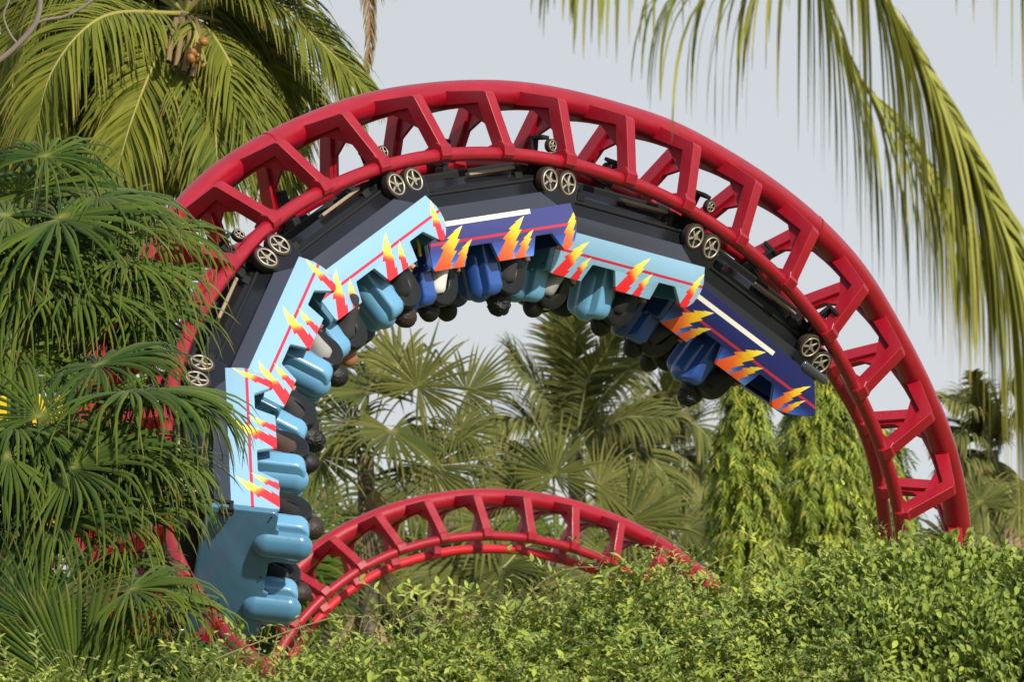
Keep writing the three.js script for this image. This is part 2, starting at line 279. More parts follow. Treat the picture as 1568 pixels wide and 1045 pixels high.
// black hull under the floor: a keel with flat sloping cheeks
const hullGeo = toCreasedNormals(extrudeX([[-0.40, 0.10], [0.40, 0.10], [0.50, 0.17], [0.56, 0.345], [-0.56, 0.345], [-0.50, 0.17]], 0.06, 2.02), 0.4);
const sillGeo = toCreasedNormals(extrudeX([[-0.585, 0.345], [0.585, 0.345], [0.585, 0.50], [-0.585, 0.50]], 0.05, 1.98), 0.4);
const keelGeo = join([rbox(2.0, 0.10, 0.2, 0.02, 1.05, 0.06, 0), rbox(0.12, 0.09, 1.1, 0.015, 1.98, 0.12, 0)]);
const fairingGeos = [-1, 1].map((z) => rbox(0.62, 0.03, 0.06, 0.01, 1.25, 0.085, z * 0.46));
const strakeGeos = [-1, 1].map((z) => join([moved(new THREE.CylinderGeometry(0.016, 0.016, 1.72, 10), 0.98, 0.215, z * 0.528, 0, 0, Math.PI / 2), rbox(0.10, 0.07, 0.05, 0.01, 0.35, 0.16, z * 0.50), rbox(0.10, 0.07, 0.05, 0.01, 1.55, 0.16, z * 0.50)]));
// inner tub: walls and bulkheads that close the sides behind the panels
const tubGeo = join([rbox(1.92, 0.03, 1.16, 0.01, 1.0, 0.515, 0), rbox(1.80, 0.17, 0.03, 0.01, 1.0, 0.61, -0.575), rbox(1.80, 0.17, 0.03, 0.01, 1.0, 0.61, 0.575), rbox(0.03, 0.30, 1.14, 0.01, 1.93, 0.66, 0)]);
const seatGeo = (() => { // scooped shell of one seat: back and headrest, rounded all over
  const s = new THREE.Shape(), w = 0.165; s.moveTo(-w, 0.5); s.lineTo(-w, 1.02); s.quadraticCurveTo(-w, 1.11, -w + 0.09, 1.11); s.lineTo(w - 0.09, 1.11); s.quadraticCurveTo(w, 1.11, w, 1.02); s.lineTo(w, 0.5); s.closePath();
  const g = new THREE.ExtrudeGeometry(s, { depth: 0.07, bevelEnabled: true, bevelThickness: 0.055, bevelSize: 0.03, bevelSegments: 5, curveSegments: 8 }); g.rotateY(-Math.PI / 2); return toCreasedNormals(g, 0.7);
})();
const seatLinerGeo = (() => { const s = new THREE.Shape(), w = 0.15; s.moveTo(-w, 0.55); s.lineTo(-w, 1.0); s.quadraticCurveTo(-w, 1.085, -w + 0.08, 1.085); s.lineTo(w - 0.08, 1.085); s.quadraticCurveTo(w, 1.085, w, 1.0); s.lineTo(w, 0.55); s.closePath();
  const g = new THREE.ExtrudeGeometry(s, { depth: 0.03, bevelEnabled: true, bevelThickness: 0.012, bevelSize: 0.01, bevelSegments: 2, curveSegments: 8 }); g.rotateY(-Math.PI / 2); g.translate(0.085, 0, 0); return toCreasedNormals(g, 0.6); })();
const bulgeGeo = (() => { const c = new THREE.CapsuleGeometry(0.118, 0.26, 8, 20); c.scale(0.85, 1, 1.05); c.translate(0, 0.925, 0); return c; })(); // rounded shell behind a rear-row headrest
const rearPanelGeo = (() => { // closing panel across the tail of a car
  const s = new THREE.Shape(), w = HALF_W - 0.004; s.moveTo(-w + 0.03, 0.275); s.lineTo(w - 0.03, 0.275); s.quadraticCurveTo(w, 0.275, w, 0.31); s.lineTo(w, 0.80); s.quadraticCurveTo(w, 0.845, w - 0.05, 0.845);
  s.lineTo(0.47, 0.845); s.lineTo(0.45, 0.87); s.lineTo(0.16, 0.87); s.lineTo(0.14, 0.83); s.lineTo(-0.14, 0.83); s.lineTo(-0.16, 0.87); s.lineTo(-0.45, 0.87); s.lineTo(-0.47, 0.845); s.lineTo(-w + 0.05, 0.845); s.quadraticCurveTo(-w, 0.845, -w, 0.80); s.lineTo(-w, 0.31); s.quadraticCurveTo(-w, 0.275, -w + 0.03, 0.275);
  const g = new THREE.ExtrudeGeometry(s, { depth: 0.03, bevelEnabled: true, bevelThickness: 0.014, bevelSize: 0.012, bevelSegments: 3, curveSegments: 8 }); g.rotateY(-Math.PI / 2); g.translate(0.022, 0, 0); const q = toCreasedNormals(g, 0.6), p = q.attributes.position, uv = []; for (let i = 0; i < p.count; i++) uv.push(p.getZ(i) * 0.6, p.getY(i) * 0.6); q.setAttribute('uv', new THREE.Float32BufferAttribute(uv, 2)); return q;
})();
const tealFilm = teal.clone(); tealFilm.map = filmMap; const royalFilm = royalDark.clone(); royalFilm.map = filmMap;
const screwGeo = (() => { const l = []; for (const [y, z] of [[0.80, -0.585], [0.80, 0.585], [0.80, 0], [0.33, -0.585], [0.33, 0.585]]) { const c = new THREE.CylinderGeometry(0.008, 0.008, 0.01, 8); c.rotateZ(Math.PI / 2); l.push(moved(c, -0.028, y, z)); } return join(l); })();
const lashGeo = join([rbox(0.05, 0.10, 0.05, 0.008, 0.10, 1.045, -0.155), rbox(0.10, 0.03, 0.045, 0.008, 0.14, 1.06, -0.150)]);  // black hinge strap on a headrest
const restraintGeo = (() => { // over-the-shoulder harness: two padded crescents that come round the neck, joined on the chest
  const l = [], sh = new THREE.Shape(); sh.moveTo(-0.01, 1.095); sh.bezierCurveTo(0.06, 1.165, 0.20, 1.165, 0.275, 1.07); sh.bezierCurveTo(0.325, 1.0, 0.335, 0.82, 0.31, 0.70); sh.lineTo(0.245, 0.68); sh.bezierCurveTo(0.225, 0.80, 0.25, 0.93, 0.195, 1.01); sh.bezierCurveTo(0.15, 1.065, 0.07, 1.06, 0.0, 1.02); sh.closePath();
  for (const z of [-1, 1]) l.push(moved(new THREE.ExtrudeGeometry(sh, { depth: 0.05, bevelEnabled: true, bevelThickness: 0.024, bevelSize: 0.016, bevelSegments: 4, curveSegments: 10 }), 0, 0, z * 0.128 - 0.025));
  l.push(rbox(0.085, 0.20, 0.24, 0.035, 0.285, 0.76, 0)); l.push(rbox(0.06, 0.05, 0.20, 0.02, 0.29, 0.64, 0)); return toCreasedNormals(join(l), 0.7);
})();
const gripGeo = join([-1, 1].map((z) => tubeOf([V(0.30, 0.90, z * 0.14), V(0.37, 0.91, z * 0.145), V(0.385, 0.86, z * 0.15), V(0.37, 0.79, z * 0.145), V(0.30, 0.79, z * 0.14)], 0.014, 20, 8)));
function wheelParts(r, w) { // tyre, and a five-spoked rim set in both faces
  const prof = [[r * 0.78, -w / 2], [r * 0.95, -w / 2], [r, -w / 2 + 0.012], [r, w / 2 - 0.012], [r * 0.95, w / 2], [r * 0.78, w / 2], [r * 0.78, -w / 2]].map(([a, b]) => new THREE.Vector2(a, b));
  const ty = new THREE.LatheGeometry(prof, 32); ty.rotateX(Math.PI / 2);
  const l = []; const ring = new THREE.TorusGeometry(r * 0.76, r * 0.07, 10, 36); for (const z of [-1, 1]) l.push(moved(ring.clone(), 0, 0, z * w / 2 * 0.9));
  const hub = new THREE.CylinderGeometry(r * 0.17, r * 0.2, w * 1.08, 16); hub.rotateX(Math.PI / 2); l.push(hub);
  for (let k = 0; k < 5; k++) { const a = k / 5 * Math.PI * 2; l.push(moved(rbox(r * 0.58, r * 0.15, w * 0.86, 0.004, r * 0.46, 0, 0), 0, 0, 0, 0, 0, a)); }
  const disc = new THREE.CylinderGeometry(r * 0.76, r * 0.76, w * 0.35, 32); disc.rotateX(Math.PI / 2);
  return { ty, rim: join(l), disc };
}
const roadWheel = wheelParts(0.118, 0.075), upstop = wheelParts(0.058, 0.05), guide = wheelParts(0.075, 0.06);
const bolster = join([-1, 1].flatMap((z) => [rbox(0.20, 0.16, 0.09, 0.02, 0, 0.17, z * 0.485), rbox(0.30, 0.05, 0.05, 0.012, 0, 0.19, z * 0.545), rbox(0.09, 0.42, 0.035, 0.01, -0.16, 0.02, z * 0.495), rbox(0.09, 0.035, 0.16, 0.01, -0.16, -0.185, z * 0.55), rbox(0.22, 0.14, 0.12, 0.02, -0.19, 0.13, z * 0.43)]).concat([moved(new THREE.CylinderGeometry(0.04, 0.04, 0.9, 14), 0, 0.18, 0, Math.PI / 2)]));
const archCovers = [-1, 1].map((z) => { const s = new THREE.Shape([[-0.25, 0.24], [0.14, 0.30], [0.20, 0.34], [0.12, 0.46], [-0.02, 0.54], [-0.12, 0.54], [-0.24, 0.40]].map(([a, b]) => new THREE.Vector2(a, b))); return moved(new THREE.ExtrudeGeometry(s, { depth: 0.05, bevelEnabled: true, bevelThickness: 0.02, bevelSize: 0.02, bevelSegments: 3 }), 0, 0, z * 0.575 - 0.025); });
function bogie(parent, B) { // B places the truck on the rails, in the car's own axes
  const put = (o, x, y, z, rx = 0) => o.applyMatrix4(B.clone().multiply(new THREE.Matrix4().makeTranslation(x, y, z)).multiply(new THREE.Matrix4().makeRotationX(rx)));
  put(part('bogie', bolster, blackMatt, parent), 0, 0, 0);
  for (const z of [-1, 1]) {
    for (const dx of [-0.122, 0.122]) { const w = part('road_wheel', roadWheel.ty, tyre, parent); put(w, dx, RAIL_R + 0.121, z * 0.635); part('rim', roadWheel.rim, bronze, w); part('disc', roadWheel.disc, blackMatt, w); }
    const u = part('upstop_wheel', upstop.ty, tyre, parent); put(u, -0.10, -RAIL_R - 0.059, z * 0.635); part('rim', upstop.rim, bronze, u);
    const q = part('guide_wheel', guide.ty, tyre, parent); put(q, -0.26, 0.0, z * (GAUGE / 2 - RAIL_R - 0.077), Math.PI / 2); part('rim', guide.rim, bronze, q);
  }
}
const latchGeo = join([rbox(0.16, 0.10, 0.03, 0.01, 0, 0, 0), rbox(0.03, 0.12, 0.06, 0.008, 0.05, 0, -0.02), rbox(0.03, 0.12, 0.06, 0.008, -0.05, 0, -0.02), rbox(0.12, 0.03, 0.05, 0.008, 0, 0.04, -0.02)]);
const couplingGeo = join([rbox(0.34, 0.07, 0.08, 0.02, 0, 0.22, 0), moved(new THREE.CylinderGeometry(0.06, 0.06, 0.14, 14), 0.16, 0.22, 0)]);
const ROWS = [0.05, 1.00];
function makeCar(kind, label, opts) {
  const t = thing('coaster_car', label, 'coaster car', 'cars of the blue coaster train'), lead = kind === 'lead', shell = opts.shell, shellDark = opts.dark;
  part('hull', hullGeo, blackPaint, t); part('sill', sillGeo, slate, t); part('keel', keelGeo, blackMatt, t); for (const g of strakeGeos) part('hull_pipe', g, blackMatt, t); for (const g of fairingGeos) part('floor_trim', g, tan, t);
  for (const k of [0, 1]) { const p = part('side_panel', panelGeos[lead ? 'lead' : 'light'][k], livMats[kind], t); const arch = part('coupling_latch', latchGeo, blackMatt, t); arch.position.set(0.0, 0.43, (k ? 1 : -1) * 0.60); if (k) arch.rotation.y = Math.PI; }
  part('tub', tubGeo, shellDark, t);
  for (const g of archCovers) part('wheel_cover', g, blackPaint, t).position.x = 1.98;
  const rp = part('rear_panel', rearPanelGeo, shellDark === teal ? tealFilm : royalFilm, t); part('screw', screwGeo, ink, rp);
  ROWS.forEach((x, row) => { for (const z of [-0.305, 0.305]) {
    const s = part('seat', seatGeo, shell, t); s.position.set(x + (row ? 0.04 : 0.10), 0, z);
    part('seat_liner', seatLinerGeo, opts.liner, s); part('hinge_strap', lashGeo, blackMatt, s);
    const b = part('headrest_shell', bulgeGeo, row ? shell : shellDark, s); b.position.x = row ? -0.06 : -0.135;
    const r = part('restraint', restraintGeo, blackRubber, t); r.position.set(x + (row ? 0.10 : 0.14), 0, z); part('grip', gripGeo, blackMatt, r);
  } });
  if (opts.swoosh) for (const z of [-1, 1]) { // painted flashes on the tail of the middle blue car
    const tube = (pts, r, m, n) => { const g = part(n, tubeOf(pts, r, 20, 6), m, rp); return g; };
    tube([V(-0.03, 0.34, z * 0.50), V(-0.034, 0.50, z * 0.44), V(-0.034, 0.62, z * 0.50), V(-0.034, 0.80, z * 0.52)], 0.008, paleLine, 'pinstripe');
    tube([V(-0.028, 0.42, z * 0.56), V(-0.03, 0.56, z * 0.58), V(-0.028, 0.72, z * 0.57)], 0.016, yellowPaint, 'flash');
  }
  if (lead) { // nose cap that closes the front between the two panels
    part('nose', join([rbox(0.03, 0.22, 1.16, 0.01, 2.16, 0.58, 0), rbox(0.28, 0.025, 1.18, 0.01, 2.02, 0.845, 0), moved(rbox(0.36, 0.025, 1.18, 0.01), 2.24, 0.765, 0, 0, 0, -0.52), moved(rbox(0.34, 0.025, 1.18, 0.01), 2.22, 0.57, 0, 0, 0, 0.72)]), royalDark, t);
    const lamp = part('bumper', rbox(0.40, 0.09, 1.30, 0.04, 2.05, 0.40, 0), std(lin(0.05, 0.055, 0.07), 0.2, { clearcoat: 1 }), t);
  } else { const c = part('coupling', couplingGeo, blackMatt, t); c.position.x = 2.08; }
  return t;
}
const carSpecs = [
  ['lead', 'navy lead car at the right end with pointed nose and white stripe', { shell: royal, dark: royalDark, liner: royal }],
  ['light', 'light blue car between the two navy cars, red and yellow bolts', { shell: lightBlue, dark: teal, liner: lightBlue }],
  ['middle', 'violet blue car under the top of the loop with white stripe', { shell: royal, dark: royalDark, liner: lightBlue, swoosh: true }],
  ['light', 'light blue car just left of the violet blue car, tilted up', { shell: lightBlue, dark: teal, liner: lightBlue }],
  ['light', 'light blue car second from the tail, standing almost upright', { shell: lightBlue, dark: teal, liner: lightBlue }],
  ['light', 'tail car of the train showing its plain teal back panel', { shell: lightBlue, dark: teal, liner: lightBlue, last: true }],
];
const cars = carSpecs.map(([kind, label, opts], i) => {
  const c = makeCar(kind, label, opts), sF = LEAD_S - i * CARLEN + 0.0, a = frameAt(loop, sF - 1.98), b = frameAt(loop, sF);
  const f = b.C.clone().sub(a.C).normalize(), U = a.U.clone().add(b.U); U.addScaledVector(f, -U.dot(f)).normalize();
  const q = { C: b.C.clone().addScaledVector(f, -1.98), f, U, R: f.clone().cross(U) };
  c.applyMatrix4(frameMatrix(q)); c.updateMatrix();
  const inv = c.matrix.clone().invert(); bogie(c, inv.clone().multiply(frameMatrix(b))); if (opts.last) bogie(c, inv.clone().multiply(frameMatrix(frameAt(loop, sF - 1.80))));
  return c;
});
// ---------------------------------------------------------------- riders: bodies meshed from a field of tapered bones
function fieldMesh(fn, centre, half, res) {
  const mc = new MarchingCubes(res, new THREE.MeshStandardMaterial(), false, false, 60000); mc.isolation = 0;
  const N = mc.size, h = mc.halfsize; let o = 0;
  for (let z = 0; z < N; z++) for (let y = 0; y < N; y++) for (let x = 0; x < N; x++) mc.field[o++] = -fn((x - h) / h * half + centre.x, (y - h) / h * half + centre.y, (z - h) / h * half + centre.z);
  mc.update();
  const n = mc.count, g = new THREE.BufferGeometry(), pos = new Float32Array(n * 3), nor = new Float32Array(n * 3);
  for (let i = 0; i < n; i++) for (let k = 0; k < 3; k++) { pos[i * 3 + k] = mc.positionArray[i * 3 + k] * half + centre.getComponent(k); nor[i * 3 + k] = mc.normalArray[i * 3 + k]; }
  g.setAttribute('position', new THREE.BufferAttribute(pos, 3)); g.setAttribute('normal', new THREE.BufferAttribute(nor, 3)); return g;
}
const cap = (a, b, ra, rb) => { const d = b.clone().sub(a), l2 = d.lengthSq(); return (x, y, z) => { const px = x - a.x, py = y - a.y, pz = z - a.z, t = Math.max(0, Math.min(1, (px * d.x + py * d.y + pz * d.z) / l2)); return Math.hypot(px - d.x * t, py - d.y * t, pz - d.z * t) - (ra + (rb - ra) * t); }; };
const ell = (c, r) => { const m = Math.min(r.x, r.y, r.z); return (x, y, z) => (Math.hypot((x - c.x) / r.x, (y - c.y) / r.y, (z - c.z) / r.z) - 1) * m; };
const blend = (list, k) => (x, y, z) => { let d = 1e9; for (const f of list) { const e = f(x, y, z), h = Math.max(k - Math.abs(d - e), 0) / k; d = Math.min(d, e) - h * h * k / 4; } return d; };
const HEADS = [V(0.14, 1.125, 0), V(0.175, 1.11, 0.035), V(0.12, 1.12, -0.04)];
function riderSet(pose, HEAD) {
  const sh = (s) => V(0.10, 0.985, s * 0.165), el = (s) => pose.up ? V(0.27, 0.80, s * 0.30) : V(0.18, 0.73, s * 0.255), wr = (s) => V(0.365, 0.835, s * 0.185);
  const arms = (inflate, upto) => [-1, 1].flatMap((s) => { const l = [cap(sh(s), el(s), 0.05 + inflate, 0.04 + inflate)]; if (upto > 1) l.push(cap(el(s), wr(s), 0.038 + inflate, 0.026 + inflate)); return l; });
  const torso = (i) => [ell(V(0.12, 0.87, 0), V(0.105 + i, 0.20 + i, 0.165 + i)), ell(V(0.13, 0.66, 0), V(0.10 + i, 0.17 + i, 0.145 + i)), cap(V(0.10, 0.985, -0.13), V(0.10, 0.985, 0.13), 0.058 + i, 0.058 + i)];
  const legs = (i) => [-1, 1].flatMap((s) => [cap(V(0.14, 0.60, s * 0.08), V(0.50, 0.625, s * 0.11), 0.078 + i, 0.058 + i), cap(V(0.50, 0.625, s * 0.11), V(0.58, 0.56, s * 0.11), 0.056 + i, 0.045 + i)]);
  const neck = cap(V(0.11, 1.0, 0), HEAD.clone().add(V(-0.015, -0.05, 0)), 0.055, 0.05);
  const body = fieldMesh(blend([...torso(0), ...legs(0), ...arms(0, 2), neck], 0.05), V(0.27, 0.86, 0), 0.42, 60);
  const headF = blend([ell(HEAD.clone().add(V(-0.005, 0.02, 0)), V(0.096, 0.105, 0.076)), ell(HEAD.clone().add(V(0.03, -0.045, 0)), V(0.062, 0.072, 0.055)), cap(HEAD.clone().add(V(0.092, 0.01, 0)), HEAD.clone().add(V(0.108, -0.022, 0)), 0.009, 0.014),
    ...[-1, 1].map((s) => ell(HEAD.clone().add(V(-0.005, -0.005, s * 0.078)), V(0.018, 0.03, 0.010))), ...[-1, 1].map((s) => ell(HEAD.clone().add(V(0.078, 0.012, s * 0.031)), V(0.014, 0.010, 0.014))), cap(HEAD.clone().add(V(0.083, -0.053, -0.02)), HEAD.clone().add(V(0.083, -0.053, 0.02)), 0.008, 0.008), neck], 0.018);
  const head = fieldMesh(headF, HEAD.clone().add(V(0, -0.02, 0)), 0.16, 56);
  const hands = [-1, 1].map((s) => { // a palm and five fingers closed round the grip bar, which runs upright
    const w = wr(s), l = [cap(w, w.clone().add(V(0.012, 0.01, -s * 0.012)), 0.025, 0.026), ell(w.clone().add(V(0.01, 0.015, -s * 0.01)), V(0.022, 0.042, 0.028))];
    [0.046, 0.026, 0.006, -0.014].forEach((y, k) => { const r = 0.0092 - k * 0.0004, a = w.clone().add(V(0.012, y, -s * 0.002)), b = a.clone().add(V(0.028, 0, s * 0.004)), c = b.clone().add(V(0.014, -0.002, -s * 0.022)), e = c.clone().add(V(-0.016 - 0.002 * k, -0.003, -s * 0.014)); l.push(cap(a, b, r, r), cap(b, c, r, r * 0.95), cap(c, e, r * 0.95, r * 0.85)); });
    const a = w.clone().add(V(-0.006, 0.03, -s * 0.02)), b = a.clone().add(V(0.012, 0.03, -s * 0.016)), c = b.clone().add(V(0.02, 0.008, -s * 0.004)); l.push(cap(a, b, 0.0115, 0.010), cap(b, c, 0.010, 0.0088));
    return fieldMesh(blend(l, 0.008), w.clone().add(V(0.015, 0.01, -s * 0.01)), 0.09, 44);
  });
  const skin = mergeGeometries([body, head, ...hands]);
  const shirt = fieldMesh((x, y, z) => Math.max(blend([...torso(0.014), ...arms(0.014, pose.long ? 2 : 1)], 0.05)(x, y, z), y - 1.045, 0.56 - y), V(0.27, 0.86, 0), 0.42, 60);
  const trousers = fieldMesh((x, y, z) => Math.max(blend([...legs(0.014), ell(V(0.13, 0.60, 0), V(0.115, 0.10, 0.16))], 0.04)(x, y, z), x - 0.57), V(0.27, 0.86, 0), 0.42, 60);
  return { skin, shirt, trousers };
}
const sets = [riderSet({}, HEADS[0]), riderSet({ up: true }, HEADS[1]), riderSet({ long: true }, HEADS[2])];
const hairGeos = HEADS.map((HEAD, set) => [0, 1, 2].map((k) => fieldMesh((x, y, z) => { // short crop, fuller mop, long hair that falls towards the ground
  const q = [0.006, 0.014, 0.02][k], n = noise.noise(x * 60, y * 60, z * 60 + set * 7) * (k === 2 ? 0.004 : k ? 0.0035 : 0.0012) + noise.noise(x * 22, y * 22, z * 22 + k) * (k === 2 ? 0.006 : 0.0025);
  let d = ell(HEAD.clone().add(V(-0.012, 0.026, 0)), V(0.10 + q, 0.106 + q, 0.080 + q))(x, y, z) + n;
  if (k === 2) d = Math.min(d, ell(HEAD.clone().add(V(-0.03, 0.10, 0)), V(0.095, 0.085, 0.095))(x, y, z) + n * 2.2, ell(HEAD.clone().add(V(-0.075, 0.0, 0)), V(0.05, 0.12, 0.085))(x, y, z) + n * 2);
  return Math.max(d, (x - HEAD.x - 0.045) * 0.8 - (y - HEAD.y - 0.035) * 0.9, HEAD.y - 0.075 - y - (x < HEAD.x - 0.04 ? 0.05 : -0.02));
}, HEAD.clone().add(V(-0.01, 0.05, 0)), 0.2, 64)));
const skinTones = [[176, 120, 88], [150, 98, 68], [190, 138, 106], [126, 80, 56]].map((c) => std(srgb(...c), 0.55));
const cloth = { black: std(srgb(24, 24, 27), 0.9), charcoal: std(srgb(48, 46, 48), 0.9), white: std(srgb(216, 214, 208), 0.9), grey: std(srgb(150, 148, 146), 0.9), brown: std(srgb(70, 52, 44), 0.9), jeans: std(srgb(44, 54, 78), 0.92) };
const hairMats = [std(srgb(14, 12, 12), 0.6), std(srgb(24, 18, 15), 0.6), std(srgb(44, 30, 22), 0.6)];
const carWords = ['navy lead car', 'light blue car behind lead car', 'violet blue car', 'tilted car behind violet car', 'upright light blue car', 'tail car'];
const riderSpecs = []; // [car, row (0 rear, 1 front), side, shirt, hair shape, skin, body set]
{
  const shirts = ['black', 'charcoal', 'black', 'grey', 'charcoal', 'brown', 'black', 'white', 'black', 'charcoal', 'brown', 'black'], r = rng(5);
  let k = 0; for (let c = 0; c < 6; c++) for (let row = 1; row >= 0; row--) for (const side of [-1, 1]) {
    let shirt = side < 0 ? shirts[k % 12] : ['black', 'charcoal', 'brown'][Math.floor(r() * 3)], hair = Math.floor(r() * 2), set = Math.floor(r() * 3), skin = Math.floor(r() * 4), bald = false;
    if (c === 0 && row === 1 && side < 0) { hair = 2; shirt = 'black'; } if (c === 2 && row === 0 && side < 0) { shirt = 'white'; set = 0; } if (c === 3 && row === 0 && side < 0) { shirt = 'charcoal'; set = 1; } if (c === 4 && row === 1 && side < 0) shirt = 'grey'; if (side < 0 && ((c === 2 && row === 1) || (c === 4 && row === 0))) hair = 2; if (c === 3 && row === 0 && side < 0) bald = true;
    if (side < 0 || c === 5 || (c * 2 + row) % 4 === 1) riderSpecs.push([c, row, side, shirt, hair, skin, set, bald]); if (side < 0) k++;
  }
}
for (const [c, row, side, shirt, hair, skin, set, bald] of riderSpecs) {
  const t = thing('person', `${side < 0 ? 'near side' : 'far side'} rider, ${shirt} top, ${row ? 'front' : 'back'} row of ${carWords[c]}`, 'person', 'riders in the coaster train');
  part('body', sets[set].skin, skinTones[skin], t); part('shirt', sets[set].shirt, cloth[shirt], t); part('trousers', sets[set].trousers, skin % 2 ? cloth.jeans : cloth.black, t); if (!bald) part('hair', hairGeos[set][hair], hairMats[skin % 3], t);
  t.applyMatrix4(cars[c].matrix.clone().multiply(new THREE.Matrix4().makeTranslation(ROWS[row] + 0.09, 0.005, side * 0.305)));
}
// ---------------------------------------------------------------- foliage
const leafMat = std(lin(1, 1, 1), 0.9, { vertexColors: true, transmission: 0.25, side: THREE.DoubleSide, specularIntensity: 0.4, clearcoat: 0.05, clearcoatRoughness: 0.25 });
const dryMat = std(lin(1, 1, 1), 0.95, { vertexColors: true, side: THREE.DoubleSide });
const barkMap = noiseTexture(256, (u, v) => { const ring = 0.5 + 0.5 * Math.sin(v * Math.PI * 2 * 14 + tileNoise(u, v, 6) * 3), n = 0.5 + 0.5 * tileNoise(u, v, 24, 3), k = 0.55 + 0.25 * n + 0.2 * ring; return [0.52 * k, 0.47 * k, 0.41 * k]; });
const barkMat = std(lin(1, 1, 1), 0.95, { map: barkMap, bumpMap: barkMap, bumpScale: 0.02 });
const mixc = (a, b, t) => a.clone().lerp(b, t);
const DOWN = V(0, -1, 0);
// palettes: base colours of young, old and withered leaf
const PAL = { // young green, old yellow-green, withered
  coco: [lin(0.075, 0.108, 0.010), lin(0.25, 0.25, 0.028), lin(0.36, 0.26, 0.07)],
  fan: [lin(0.022, 0.060, 0.006), lin(0.140, 0.190, 0.016), lin(0.28, 0.23, 0.06)],
  fanFar: [lin(0.058, 0.078, 0.014), lin(0.215, 0.205, 0.048), lin(0.36, 0.27, 0.11)],
  cocoFar: [lin(0.10, 0.125, 0.028), lin(0.28, 0.265, 0.075), lin(0.32, 0.25, 0.10)],
  near: [lin(0.19, 0.215, 0.03), lin(0.46, 0.44, 0.10), lin(0.42, 0.30, 0.08)],
  dry: [lin(0.22, 0.145, 0.08), lin(0.38, 0.28, 0.16), lin(0.13, 0.09, 0.055)],
};
function blade(sh, base, dir, len, wid, droop, face, col, tipCol, steps = 5, fold = 0.25, sway = null) {
  let p = base.clone(), d = dir.clone().normalize(); const st = len / steps; let prev = null;
  for (let k = 0; k <= steps; k++) {
    const t = k / steps, w = wid * (t < 0.12 ? 0.45 + t * 4.6 : Math.pow(1 - (t - 0.12) / 0.88, 0.8)) * 0.5 + 0.0008;
    const sd = d.clone().cross(face).normalize(), nn = sd.clone().cross(d).normalize(), c = t > 0.72 ? mixc(col, tipCol, (t - 0.72) / 0.28) : col;
    const a = sh.v(p.clone().addScaledVector(sd, -w).addScaledVector(nn, fold * w), c), m = sh.v(p, c), b = sh.v(p.clone().addScaledVector(sd, w).addScaledVector(nn, fold * w), c);
    if (prev) { sh.quad(prev[0], prev[1], a, m); sh.quad(prev[1], prev[2], m, b); }
    prev = [a, m, b];
    d.addScaledVector(DOWN, droop * st / len * (0.4 + 1.2 * t)); if (sway) d.addScaledVector(sway, st / len * t); d.normalize(); p.addScaledVector(d, st);
  }
}
// a feather frond: o.pts rachis points, o.len leaflet length, o.n leaflets a side, o.wid, o.droop, o.up the side that faces up, o.pal
function featherFrond(o, parent, r, name = 'frond') {
  const cv = new THREE.CatmullRomCurve3(o.pts), sh = new Sheet(), pal = PAL[o.pal], u0 = o.from ?? 0.12, age = 0.2 + 0.4 * r();   // older fronds are yellower
  for (let i = 0; i < o.n; i++) {
    const u = lerp(u0, 0.995, (i + 0.5) / o.n), T = cv.getTangentAt(u), up = o.up.clone().addScaledVector(T, -o.up.dot(T)).normalize(), S = T.clone().cross(up);
    const prof = o.flat ? (u > 0.86 ? 1 - 0.55 * (u - 0.86) / 0.14 : 1) : (0.62 + 0.38 * Math.sin(Math.min(1, u / 0.5) * Math.PI / 2)) * (u > 0.6 ? 1 - 0.62 * Math.pow((u - 0.6) / 0.4, 1.4) : 1);
    for (const s of [-1, 1]) {
      if (r() < (o.gaps ?? 0.03)) continue;
      const a = lerp(1.15, 0.45, u) + (r() - 0.5) * 0.22, dir = T.clone().multiplyScalar(Math.cos(a)).addScaledVector(S, s * Math.sin(a)).addScaledVector(up, 0.18 + (r() - 0.5) * 0.3);
      const yv = clamp(age + 0.6 * (r() - 0.5) + 0.25 * noise.noise(u * 6, s * 2, o.pts[0].x * 3), 0, 1), col = mixc(pal[0], pal[1], yv);
      blade(sh, cv.getPointAt(u), dir, o.len * prof * (0.86 + 0.28 * r()), o.wid * (0.8 + 0.4 * r()), o.droop * (0.75 + 0.5 * r()), up.clone().addScaledVector(S, (r() - 0.5) * 0.9), col, r() < 0.45 ? pal[2] : col, o.steps ?? 5);
    }
  }
  const f = part(name, sh.build(), o.dry ? dryMat : leafMat, parent);
  const rr = o.rach ?? 0.02, n = 26, g = new THREE.TubeGeometry(cv, n, rr, 6, false), p = g.attributes.position, c = V();
  for (let i = 0; i <= n; i++) { cv.getPointAt(i / n, c); const k = lerp(1.25, 0.22, i / n); for (let j = 0; j <= 6; j++) { const q = i * 7 + j; p.setXYZ(q, c.x + (p.getX(q) - c.x) * k, c.y + (p.getY(q) - c.y) * k, c.z + (p.getZ(q) - c.z) * k); } }
  part('rachis', g, o.rachMat ?? rachMat, f); return f;
}
const rachMat = std(lin(0.30, 0.27, 0.06), 0.55), rachPale = std(lin(0.28, 0.30, 0.12), 0.6), rachDry = std(lin(0.22, 0.15, 0.08), 0.9);
